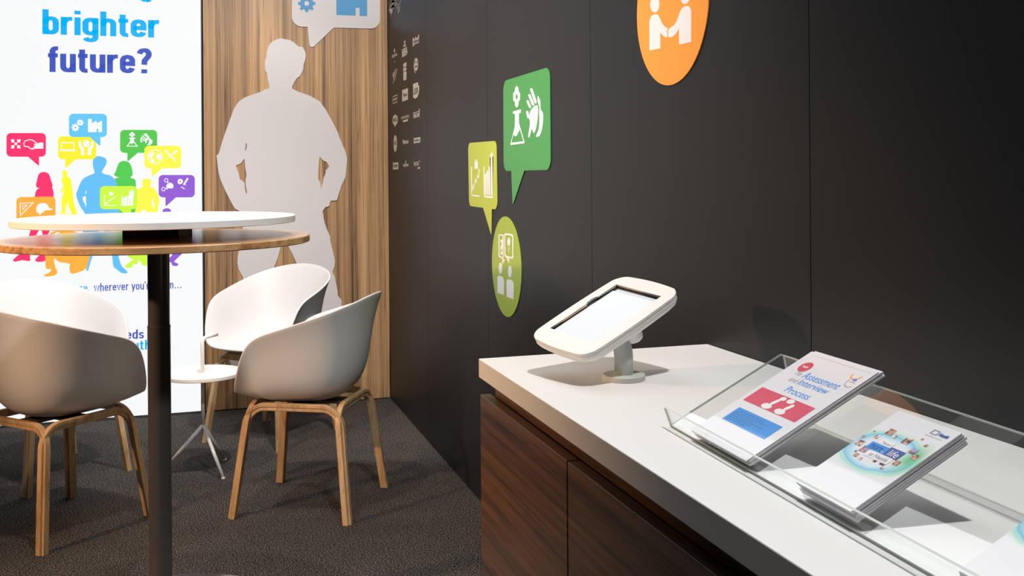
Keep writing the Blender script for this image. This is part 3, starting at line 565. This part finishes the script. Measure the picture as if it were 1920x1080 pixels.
m_disp = mat('display_white', (240, 241, 244), .1, emit=.9)
tslocal(plate('display', TP, [[(-.0795, -.0615), (.0665, -.0615), (.0665, .0560), (-.0795, .0560)]], .0002, -.0029, m_disp, uv=True))
def kn(cx, cy):
    bm = bmesh.new(); lathe(bm, [(.004, -.040), (.012, -.039), (.0155, -.036), (.0165, -.031), (.016, -.020)], 32)
    bm.transform(Matrix.Translation((cx, cy, 0))); bm.transform(inv @ TP.mat(0)); o = bmobj('mount_boss', bm, m_tab, ts); autosmooth(o, 60); return o
kn(.0, -.060)
bm = bmesh.new(); lathe(bm, [(.022, -.030), (.024, -.026), (.026, -.020)], 32); bm.transform(Matrix.Translation((-.002, -.008, 0))); bm.transform(inv @ TP.mat(0)); autosmooth(bmobj('mount_plate', bm, m_stem, ts))

# ------------------------------------------------------------------ acrylic leaflet holder
HR = math.radians(-1.9)      # the holder is set slightly askew on the worktop
hd = empty('leaflet_holder', (.616, 1.256, CT), -HR*0+math.radians(2.0)*-1, label='long clear acrylic sloping holder for leaflets on the white worktop', cat='leaflet holder')
def sheet(bm, p, q, t, y0, y1):
    (xa, za), (xb, zb) = p, q; d = Vector((xb-xa, 0, zb-za)).normalized(); n = Vector((-d.z, 0, d.x))*t
    vs = [bm.verts.new(v) for v in ((xa, y0, za), (xb, y0, zb), (xb+n.x, y0, zb+n.z), (xa+n.x, y0, za+n.z), (xa, y1, za), (xb, y1, zb), (xb+n.x, y1, zb+n.z), (xa+n.x, y1, za+n.z))]
    fs = [((0, 1, 5, 4), 0), ((3, 7, 6, 2), 0), ((0, 3, 2, 1), 1), ((4, 5, 6, 7), 1), ((0, 4, 7, 3), 1), ((1, 2, 6, 5), 1)]
    for f, mi in fs: bm.faces.new([vs[i] for i in f]).material_index = mi
T = .003
for nm, p, q in (('front_lip', (-.001, .0012), (-.0105, .027)), ('sloping_panel', (0, .0012), (.169, .088)), ('back_leg', (.1712, .088), (.1905, .0004))):
    bm = bmesh.new(); sheet(bm, p, q, T if nm != 'front_lip' else -T, 0, -1.15); o = bmobj(nm, bm, [m_acr, m_acre], hd)
bm = bmesh.new(); sheet(bm, (0, .0006), (.030, .0006), .0005, -.02, -1.12)
bm.free()
# ------------------------------------------------------------------ brochures in the holder
DN = Vector((.169, 0, .088)).normalized(); ang = math.atan2(.088, .169)
HM = Matrix.Translation((.616, 1.256, CT)) @ Matrix.Rotation(math.radians(-2.0), 4, 'Z')
def slope_frame(y):
    # origin at the foot of the slope, x up the slope, y along the holder (towards the far end), z out of the slope
    return HM @ Matrix.Translation((0, y, .0012+.0035)) @ Matrix.Rotation(-ang, 4, 'Y')
bro_gloss = mat('glossy_cover', (232, 232, 236), .3, coat=.4)
m_page = mat('page_edges', (236, 232, 242), .7)
def brochure(k, x0, y, wdt, lng, t, dx=0, dyy=0, rz=0):
    """one leaflet k of a stack: x up the slope, width towards the near end (-y)"""
    F = slope_frame(y) @ Matrix.Translation((x0+dx, dyy, k*t)) @ Matrix.Rotation(rz, 4, 'Z')
    e = bpy.data.objects.new('brochure', None); e.empty_display_size = .03; COL.objects.link(e)
    e.location = F.to_translation(); e.rotation_euler = F.to_euler()
    bm = bmesh.new(); box(bm, (0.0003, -wdt+.0004, t*.12), (lng-.0004, -.0004, t*.82)); bmobj('pages', bm, m_page, e)
    bm = bmesh.new(); box(bm, (0, -wdt, t*.82), (lng, 0, t*.97)); box(bm, (0, -wdt, 0.00005), (lng, 0, t*.12)); c = bmobj('cover', bm, bro_gloss, e)
    return e, c
class Local:
    """flat drawing frame on a cover: u to the reader's right (towards the near end), v up the page"""
    def __init__(s, h): s.h = h
    def mat(s, h=0): m = Matrix(((0, 1, 0, 0), (-1, 0, 0, 0), (0, 0, 1, s.h+h), (0, 0, 0, 1))); return m
    def world(s, u, v, h=0): return s.mat(h) @ Vector((u, v, 0))
def lplate(name, L, loops, h, m, par):
    cu = bpy.data.curves.new(name, 'CURVE'); cu.dimensions = '2D'; cu.fill_mode = 'BOTH'
    for q in loops:
        s = cu.splines.new('POLY'); s.points.add(len(q)-1)
        for i, (x, y) in enumerate(q): s.points[i].co = (x, y, 0, 1)
        s.use_cyclic_u = True
    t = bpy.data.objects.new('tmp', cu); COL.objects.link(t); dg = bpy.context.evaluated_depsgraph_get(); dg.update()
    me = bpy.data.meshes.new_from_object(t.evaluated_get(dg)); me.name = name; bpy.data.objects.remove(t); bpy.data.curves.remove(cu)
    me.transform(L.mat(h)); me.materials.clear(); return link(name, me, m, par)
def ltext(name, s, L, bl, br, tl, h, m, par, bold=.01, shear=0):
    cu = bpy.data.curves.new(name, 'FONT'); cu.body = s; cu.size = 1; cu.offset = bold; cu.shear = shear; cu.resolution_u = 4
    t = bpy.data.objects.new('tmp', cu); COL.objects.link(t); dg = bpy.context.evaluated_depsgraph_get(); dg.update()
    me = bpy.data.meshes.new_from_object(t.evaluated_get(dg)); me.name = name; bpy.data.objects.remove(t); bpy.data.curves.remove(cu)
    xs = [v.co.x for v in me.vertices]; ys = [v.co.y for v in me.vertices]; a0, a1, c0, c1 = min(xs), max(xs), min(ys), max(ys)
    A, B, Cc = Vector(bl), Vector(br), Vector(tl)
    for v in me.vertices:
        q = A+(B-A)*((v.co.x-a0)/(a1-a0))+(Cc-A)*((v.co.y-c0)/(c1-c0)); v.co.x, v.co.y = q.x, q.y
    me.transform(L.mat(h)); me.materials.clear(); return link(name, me, m, par)
# stack 1: nine booklets of A5
random.seed(2)
W1, L1_, T1 = .1465, .200, .0020
s1y = -.0730
NB1 = 5
for k in range(NB1):
    e, c = brochure(k, .002, s1y, W1, L1_, T1, random.uniform(-.001, .004) if k < NB1-1 else -.002, random.uniform(-.0015, .0015))
    if k < NB1-1: tag(e, 'white booklet in the stack beneath the Assessment and Interview booklet', 'booklet', 'booklets beneath the Assessment and Interview cover')
    else: tag(e, 'top white booklet titled The Assessment and Interview Process in the acrylic holder', 'booklet'); top1 = c
LC = Local(T1*.97+.00015)
p_red = mat('crimson_ink', (216, 46, 84), .35, coat=.3); p_blue = mat('azure_ink', (0, 140, 226), .35, coat=.3); p_grey = mat('grey_ink', (150, 148, 158), .5); p_w = mat('white_ink', (238, 238, 238), .4)
lplate('printed_panel', LC, [[(.009, .079), (.135, .079), (.135, .111), (.009, .111)]], 0, p_red, top1)
lplate('printed_panel', LC, [[(.021, .038), (.1285, .038), (.1285, .066), (.021, .066)]], 0, p_blue, top1)
fig = []
for cx in (.060, .092):
    fig += [circle(cx, .0850, .0105, .0052), capsule(cx+.003, .0925, cx+.006, .1000, .0072), circle(cx+.0015, .0885, .002, .002)]
fig += [circle(.0695, .1055, .0062, .0038), circle(.0865, .1060, .0075, .0044)]
for i_, f_ in enumerate(fig): lplate('printed_figure', LC, [f_], .0001+.00001*i_, p_w, top1)
lplate('printed_dot', LC, [circle(.029, .1690, .0118, .0108)], 0, p_red, top1)
ltext('lettering', 'PeP?', LC, (.0235, .1670), (.0345, .1670), (.0235, .1712), .0001, p_w, top1, .03)
ltext('lettering', 'The', LC, (.0265, .1505), (.0405, .1500), (.0265, .1600), 0, p_grey, top1, 0)
ltext('lettering', 'Assessment', LC, (.0460, .1495), (.1240, .1495), (.0460, .1625), 0, p_blue, top1, .004)
ltext('lettering', 'and', LC, (.0330, .1370), (.0500, .1370), (.0330, .1460), 0, p_grey, top1, 0)
ltext('lettering', 'Interview', LC, (.0550, .1365), (.1190, .1365), (.0550, .1480), 0, p_blue, top1, .004)
ltext('lettering', 'Process', LC, (.0515, .1175), (.1050, .1175), (.0515, .1295), 0, p_blue, top1, .004)
p_dim = mat('dim_blue_ink', (30, 90, 150), .4)
for r, (a, b) in enumerate(((.030, .092), (.026, .105), (.026, .078), (.026, .103), (.026, .083), (.026, .072))):
    w0 = a; y_ = .0605-r*.0036; loops = []
    while w0 < b:
        ww = random.uniform(.004, .010); loops.append([(w0, y_), (min(b, w0+ww), y_), (min(b, w0+ww), y_+.0009), (w0, y_+.0009)]); w0 += ww+.0016
    lplate('small_print', LC, loops, .0001, p_dim, top1)
arc = [(.125+.010*math.cos(t), .184+.010*math.sin(t)) for t in [math.pi+i*math.pi/12 for i in range(13)]]+[(.125+.008*math.cos(t), .184+.008*math.sin(t)) for t in [2*math.pi-i*math.pi/12 for i in range(13)]]
lplate('printed_loop', LC, [arc], 0, mat('orange_ink', (244, 160, 70), .4), top1)
arc = [(.133+.011*math.cos(t), .170+.011*math.sin(t)) for t in [math.pi*.9+i*math.pi/14 for i in range(13)]]+[(.133+.0098*math.cos(t), .170+.0098*math.sin(t)) for t in [math.pi*.9+12*math.pi/14-i*math.pi/14 for i in range(13)]]
lplate('printed_loop', LC, [arc], 0, p_grey, top1)
lplate('printed_mark', LC, [circle(.131, .1745, .0036, .0024)], 0, p_blue, top1)
ltext('lettering', 'WHERE', LC, (.125, .1690), (.138, .1690), (.125, .1706), 0, p_grey, top1)
lplate('printed_line', LC, [[(.006, .1935), (.140, .1935), (.140, .1940), (.006, .1940)]], 0, mat('peach_ink', (240, 206, 184), .5), top1)

def photo_mat(name, a, b, c, sc):
    m = bpy.data.materials.new(name); m.use_nodes = True; nt = m.node_tree; bs = nt.nodes['Principled BSDF']; N = nt.nodes.new
    tc = N('ShaderNodeTexCoord'); n = N('ShaderNodeTexNoise'); n.inputs['Scale'].default_value = sc; n.inputs['Detail'].default_value = 2; cr = N('ShaderNodeValToRGB'); e = cr.color_ramp.elements
    e[0].position = .38; e[0].color = (*lin(a), 1); e[1].position = .62; e[1].color = (*lin(c), 1); k = e.new(.5); k.color = (*lin(b), 1)
    nt.links.new(tc.outputs['Object'], n.inputs[0]); nt.links.new(n.outputs[0], cr.inputs[0]); nt.links.new(cr.outputs[0], bs.inputs['Base Color']); bs.inputs['Roughness'].default_value = .35; bs.inputs['Coat Weight'].default_value = .3
    return m
ph = [photo_mat('portrait_print', (52, 34, 30), (190, 128, 96), (238, 226, 220), 170), photo_mat('portrait_print_2', (80, 60, 110), (206, 140, 100), (150, 160, 220), 150), photo_mat('portrait_print_3', (150, 84, 60), (226, 170, 140), (60, 40, 40), 210)]
for x in ph: x.name = 'portrait_print'
# watercolour sweep as a procedural print on the cover of the small leaflets
def sweep_mat():
    m = bpy.data.materials.new('watercolour_cover'); m.use_nodes = True; nt = m.node_tree; bs = nt.nodes['Principled BSDF']; N = nt.nodes.new; L = nt.links.new
    tc = N('ShaderNodeTexCoord'); sp = N('ShaderNodeSeparateXYZ'); L(tc.outputs['Object'], sp.inputs[0])
    def math_(op, a, b=None, c=None):
        n = N('ShaderNodeMath'); n.operation = op
        for i, v in enumerate((a, b, c)):
            if v is None: continue
            if isinstance(v, (int, float)): n.inputs[i].default_value = v
            else: L(v, n.inputs[i])
        return n.outputs[0]
    nz = N('ShaderNodeTexNoise'); nz.inputs['Scale'].default_value = 38; nz.inputs['Detail'].default_value = 4; L(tc.outputs['Object'], nz.inputs[0])
    # distance from an ellipse centred on the page
    u = math_('DIVIDE', math_('ADD', sp.outputs[1], .045), .064); v = math_('DIVIDE', math_('SUBTRACT', sp.outputs[0], .080), .037)
    d = math_('SQRT', math_('ADD', math_('MULTIPLY', u, u), math_('MULTIPLY', v, v)))
    d = math_('ADD', d, math_('MULTIPLY', math_('SUBTRACT', nz.outputs[0], .5), .22))
    cr = N('ShaderNodeValToRGB'); e = cr.color_ramp.elements; W = (*lin((232, 232, 236)), 1)
    e[0].position = .45; e[0].color = W; e[1].position = 1.0; e[1].color = W
    for p, c in ((.58, (216, 236, 242)), (.68, (168, 216, 236)), (.76, (112, 196, 222)), (.80, (170, 224, 226)), (.86, (186, 226, 206)), (.92, (216, 236, 230))):
        k = e.new(p); k.color = (*lin(c), 1)
    L(d, cr.inputs[0])
    # green patch towards the right
    gx = math_('DIVIDE', math_('ADD', sp.outputs[1], .086), .016); gy = math_('DIVIDE', math_('SUBTRACT', sp.outputs[0], .085), .030)
    g = math_('SUBTRACT', 1.1, math_('SQRT', math_('ADD', math_('MULTIPLY', gx, gx), math_('MULTIPLY', gy, gy)))); g = math_('MULTIPLY', math_('MAXIMUM', g, 0), math_('MULTIPLY', nz.outputs[0], 1.6))
    mx = N('ShaderNodeMix'); mx.data_type = 'RGBA'; L(math_('MINIMUM', g, 1), mx.inputs[0]); L(cr.outputs[0], mx.inputs[6]); mx.inputs[7].default_value = (*lin((90, 190, 110)), 1)
    L(mx.outputs[2], bs.inputs['Base Color']); bs.inputs['Roughness'].default_value = .3; bs.inputs['Coat Weight'].default_value = .4; return m
m_sweep = sweep_mat()
p_navy = mat('navy_ink', (18, 74, 150), .35)
def life_cover(c, t):
    c.data.materials.clear(); c.data.materials.append(m_sweep); L = Local(t*.97+.00015)
    rects = [(0.0047, 0.1015, 0.0032, 0.0031, 0), (0.0014, 0.0885, 0.0043, 0.0041, 1), (0.0155, 0.0947, 0.0059, 0.0056, 0), (0.021, 0.1058, 0.0102, 0.0097, 2), (0.0344, 0.1042, 0.0054, 0.0051, 0), (0.0048, 0.0768, 0.0094, 0.0089, 0), (0.0193, 0.0712, 0.0102, 0.0097, 1), (0.0164, 0.0672, 0.0032, 0.0031, 0), (0.0213, 0.0618, 0.0059, 0.0056, 2), (0.0323, 0.0602, 0.0043, 0.0041, 0), (0.0503, 0.0653, 0.0051, 0.0048, 0), (0.0611, 0.0656, 0.008, 0.0076, 0), (0.0687, 0.061, 0.0043, 0.0041, 0), (0.0741, 0.0722, 0.0075, 0.0071, 2), (0.0518, 0.1024, 0.0102, 0.0097, 0), (0.0734, 0.0937, 0.0091, 0.0087, 1), (0.0839, 0.0881, 0.008, 0.0076, 2), (0.0676, 0.1153, 0.0037, 0.0035, 0), (0.0805, 0.109, 0.0041, 0.0039, 0)]
    for x, y, w_, h_, k in rects: lplate('portrait_photo', L, [[(x, y), (x+w_, y), (x+w_, y+h_), (x, y+h_)]], .0001, ph[k], c)
    lplate('printed_panel', L, [[(.0215, .0785), (.051, .0785), (.051, .0900), (.0215, .0900)]], .0002, p_blue, c)
    lplate('printed_panel', L, [[(.051, .0785), (.0735, .0785), (.0735, .0920), (.051, .0920)]], .0003, p_navy, c)
    lplate('printed_panel', L, [[(.030, .0900), (.050, .0900), (.050, .0975), (.030, .0975)]], .0002, p_w, c)
    lplate('printed_panel', L, [[(.032, .0685), (.070, .0685), (.070, .0785), (.032, .0785)]], .0002, p_w, c)
    ltext('lettering', 'more', L, (.0255, .0800), (.0450, .0800), (.0255, .0870), .0004, p_navy, c, 0)
    ltext('lettering', 'to', L, (.0462, .0800), (.0498, .0800), (.0462, .0825), .0004, p_w, c, 0)
    ltext('lettering', 'life', L, (.056, .0800), (.0705, .0800), (.056, .0895), .0004, p_w, c, 0)
    ltext('lettering', "There's", L, (.033, .0915), (.048, .0915), (.033, .0955), .0004, p_grey, c, 0)
    ltext('lettering', 'at Nestlé', L, (.037, .0705), (.066, .0705), (.037, .0765), .0004, p_grey, c, 0)
    ltext('lettering', 'Nestlé', L, (.080, .1285), (.0935, .1285), (.080, .1335), .0002, p_navy, c, .03)
    lplate('printed_crest', L, [[(.068, .1280), (.078, .1280), (.078, .1350), (.068, .1350)], [(.0695, .129), (.0765, .129), (.0765, .134), (.0695, .134)]], .0002, p_grey, c)
    ltext('lettering', 'Good Food, Good Life', L, (.066, .1235), (.091, .1235), (.066, .1255), .0002, p_grey, c, 0)
W2, L2_, T2 = .0995, .1435, .00286
def small_stack(y, NB, group, mid, toplabel, dx=0):
    for k in range(NB):
        e, c = brochure(k, .005, y, W2, L2_, T2, random.uniform(-.001, .003) if k < NB-1 else 0, random.uniform(-.001, .001))
        if k < NB-1: tag(e, mid, 'leaflet', group)
        else: tag(e, toplabel, 'leaflet'); life_cover(c, T2)
small_stack(-.3225, 5, 'leaflets beneath the middle watercolour cover', 'white leaflet in the middle stack beneath its watercolour cover', 'top leaflet with portraits around the words more to life, middle of the acrylic holder')
small_stack(-.5710, 5, 'leaflets beneath the near watercolour cover', 'white leaflet in the nearest stack beneath its watercolour cover', 'top watercolour leaflet cut off by the lower right corner of the photo')

# ------------------------------------------------------------------ poseur table
pt = empty('bar_table', (-.0965, 2.84, 0), label='tall bar table with white upper disc over larger oak disc on dark column', cat='table')
def lat(name, prof, m, par, n=96, c=(0, 0), ang=30):
    bm = bmesh.new(); lathe(bm, prof, n, c); o = bmobj(name, bm, m, par); autosmooth(o, ang); return o
lat('base_plate', [(.352, .0), (.352, .006), (.346, .010), (.05, .012)], m_chrome, pt)
lat('column', [(.0292, .012), (.0292, .80)], m_bronze, pt, 48)
lat('upper_column', [(.0278, .80), (.0278, 1.008)], m_bronze, pt, 48)
lat('collar', [(.0296, .798), (.0296, .803), (.0280, .805)], m_bronze, pt, 48)
lat('lower_top', [(.391, 1.020), (.393, 1.022), (.393, 1.036), (.391, 1.038)], m_oaktop, pt, 128)
m_walledge = m_white
lat('upper_top', [(.353, 1.074), (.355, 1.0755), (.355, 1.0905), (.353, 1.092)], m_white, pt, 128)
child2 = lambda nm, a, b, m: (lambda o: o)(boxobj(nm, a, b, m, pt, .001))
sp_ = boxobj('spacer_block', (-.071, -.071, 1.038), (.071, .071, 1.074), m_blackmetal, pt, .001); sp_.rotation_euler = (0, 0, -YAW*.8)
br_ = bmesh.new(); box(br_, (-.07, -.045, 1.011), (.07, .045, 1.020), .002); box(br_, (-.04, -.03, 1.002), (.04, .03, 1.012), .002); bo = bmobj('mounting_bracket', br_, m_blackmetal, pt); bo.rotation_euler = (0, 0, -YAW*.8)
bm = bmesh.new(); tube(bm, [(.03, -.01, 1.011), (.10, -.03, 1.010), (.155, -.045, 1.010)], [.005, .005, .004], 10); bmobj('height_lever', bm, m_blackmetal, pt, True)

# ------------------------------------------------------------------ side table
st = empty('side_table', (.02, 4.3, 0), label='small round white tray table with bent handle and three thin legs between the chairs', cat='table')
bm = bmesh.new(); lathe(bm, [(.02, .388), (.156, .388), (.158, .390), (.158, .402), (.1565, .403), (.154, .402), (.152, .3955), (.01, .3945)], 96); o = bmobj('tray_top', bm, m_wmetal, st); autosmooth(o)
hp = [Vector((0, 0, .18)), Vector((0, 0, .40)), Vector((0, 0, .515))]+arcpts((0, 0, .45), (0, 0, .540), (.060, .055, .545), .022, 8)+[Vector((.058, .053, .545))]
bm = bmesh.new(); tube(bm, [hp[0], hp[1]], .0078, 16); tube(bm, hp[1:], .0078, 16); bmobj('handle_pole', bm, m_wmetal, st, True)
for a in (-63, 58, 177):
    a = math.radians(a); bm = bmesh.new(); tube(bm, [(0, 0, .188), (.162*math.cos(a), .162*math.sin(a), .006)], .0072, 14); tube(bm, [(.160*math.cos(a), .160*math.sin(a), .008), (.1665*math.cos(a), .1665*math.sin(a), .0)], .0074, 14); bmobj('leg', bm, m_wmetal, st, True)

# ------------------------------------------------------------------ armchairs
RIM = [(0.222, 0.0, 0.428), (0.222, 0.0637, 0.428), (0.22, 0.1274, 0.43), (0.212, 0.1775, 0.436), (0.2, 0.2111, 0.452), (0.188, 0.2293, 0.486), (0.174, 0.2402, 0.5286), (0.158, 0.2475, 0.5702), (0.138, 0.2521, 0.6058), (0.108, 0.2548, 0.6335), (0.068, 0.2566, 0.6523), (0.015, 0.2557, 0.6692), (-0.0412, 0.2503, 0.687), (-0.0961, 0.2384, 0.7048), (-0.1464, 0.2184, 0.7226), (-0.1876, 0.1875, 0.7385), (-0.2196, 0.1456, 0.7523), (-0.2397, 0.0955, 0.7632), (-0.2498, 0.0473, 0.7692), (-0.2535, 0.0, 0.7712)]
RF = [(0,0),(.15,.0),(.30,.004),(.42,.022),(.53,.058),(.62,.11),(.69,.175),(.745,.255),(.785,.35),(.815,.46),(.842,.57),(.872,.69),(.905,.79),(.945,.89),(1,1)]
def cr1(pts, k):
    out = []
    n = len(pts)
    for i in range(n-1):
        P = [Vector(pts[max(0, min(n-1, i+j))]) for j in (-1, 0, 1, 2)]
        for j in range(k):
            t = j/k; out.append(.5*((2*P[1])+(-P[0]+P[2])*t+(2*P[0]-5*P[1]+4*P[2]-P[3])*t*t+(-P[0]+3*P[1]-3*P[2]+P[3])*t**3))
    out.append(Vector(pts[-1])); return out
def make_shell():
    half = cr1(RIM, 3); full = half + [Vector((p.x, -p.y, p.z)) for p in reversed(half[1:-1])]
    prof = [Vector((a, b, 0)) for a, b in RF]; prof = cr1([tuple(p) for p in prof], 2)
    bm = bmesh.new(); z0 = .392; cen = Vector((-.005, 0, z0)); c = bm.verts.new(cen); rings = []
    for p in prof[1:]:
        ring_ = []
        for q in full:
            wgt = max(0, min(1, (q.z-.43)/.12))   # 0 at the seat front, 1 along arms and back
            rf = p.x*wgt + (1-wgt)*(p.x**.85); zf = p.y*wgt + (1-wgt)*(p.x**2.2)
            ring_.append(bm.verts.new((cen.x+(q.x-cen.x)*rf, q.y*rf, z0+(q.z-z0)*zf)))
        rings.append(ring_)
    n = len(full)
    for i in range(n): bm.faces.new((c, rings[0][i], rings[0][(i+1) % n]))
    for a, b in zip(rings, rings[1:]):
        for i in range(n): bm.faces.new((a[i], b[i], b[(i+1) % n], a[(i+1) % n]))
    bmesh.ops.recalc_face_normals(bm, faces=bm.faces)
    me = bpy.data.meshes.new('seat_shell'); bm.to_mesh(me); bm.free(); return me
def make_chair():
    e = bpy.data.objects.new('armchair', None); e.empty_display_size = .1; COL.objects.link(e)
    sh = link('seat_shell', make_shell(), m_shell, e, True)
    s = sh.modifiers.new('solid', 'SOLIDIFY'); s.thickness = .008; s.offset = 0; s.use_rim = True
    b = sh.modifiers.new('bevel', 'BEVEL'); b.width = .002; b.segments = 2; b.limit_method = 'ANGLE'; b.angle_limit = math.radians(50)
    FT, TP_, ZB = .212, .168, .383     # foot half span, top half span, bar height
    for sx, sy in ((1, 1), (1, -1), (-1, -1), (-1, 1)):
        bm = bmesh.new()
        foot = Vector((sx*FT, sy*FT, 0)); top = Vector((sx*TP_, sy*TP_, ZB))
        for axis in (0, 1):
            # bar runs along x (axis 0) or y (axis 1) from this corner to the middle of the side
            mid = Vector((0, sy*TP_, ZB)) if axis == 0 else Vector((sx*TP_, 0, ZB))
            path = [foot]+arcpts(foot, top, mid, .070, 9)+[mid]
            out = Vector((0, sy, 0)) if axis == 0 else Vector((sx, 0, 0))     # outward normal of this side
            prev = None; secs = []
            for i, p in enumerate(path):
                t = (path[min(i+1, len(path)-1)]-path[max(i-1, 0)]).normalized()
                if i == 0: t = (path[1]-path[0]).normalized()
                o_ = (out - t*out.dot(t)).normalized(); nrm = t.cross(o_)
                if nrm.dot(Vector((0, 0, 1))) + nrm.dot(Vector((sx, 0, 0) if axis == 0 else (0, sy, 0))) < 0: nrm = -nrm
                wth, dep = .0132, .0140     # half thickness in the arch plane, depth across it
                # section: outward face with a groove along its middle
                sec = [(wth, -dep), (wth, .0035), (wth*.85, .0050), (wth*.10, .0050), (0, .0005), (-wth*.12, .0012), (-wth*.9, .0012), (-wth, .0002), (-wth, -dep)]
                secs.append([bm.verts.new(p+nrm*a-nrm*wth*0+o_*b_) for a, b_ in sec])
            if axis == 0: pass
            for a, b_ in zip(secs, secs[1:]):
                k = len(a)
                for i in range(k): bm.faces.new((a[i], b_[i], b_[(i+1) % k], a[(i+1) % k]))
            bm.faces.new(secs[0]); bm.faces.new(secs[-1])
        # level the foot
        for v in bm.verts:
            if v.co.z < .012: v.co.z = max(0.0005, min(v.co.z, .0005))
        bmesh.ops.recalc_face_normals(bm, faces=bm.faces)
        o = bmobj('leg', bm, m_oak, e); autosmooth(o, 30)
    bm = bmesh.new(); box(bm, (-.04, -.16, .372), (.04, .16, .383), .003); box(bm, (-.16, -.04, .372), (.16, .04, .382), .003); box(bm, (-.05, -.05, .380), (.05, .05, .3885), .002)
    bmobj('seat_mount', bm, mat('dark_stained_wood', (90, 68, 48), .5), e)
    return e
proto = make_chair()
kids = list(proto.children)
spots = [(-.465, 3.815, 43, 'white plastic armchair with oak legs nearest the camera, left of the bar table column'),
         (.397, 3.768, 152.5, 'white plastic armchair with oak legs right of the bar table, seen from its side'),
         (.329, 4.776, 227, 'white armchair against the wood panel behind the side table, seen from the front'),
         (-.566, 4.46, -54, 'white armchair against the light box, behind the nearest left armchair')]
for i, (x, y, a, lab) in enumerate(spots):
    if i == 0: e = proto
    else:
        e = proto.copy(); COL.objects.link(e)
        for k in kids:
            c = k.copy(); COL.objects.link(c); c.parent = e
    e.location = (x, y, 0); e.rotation_euler = (0, 0, math.radians(a))
    tag(e, lab, 'chair', 'white armchairs around the side table')
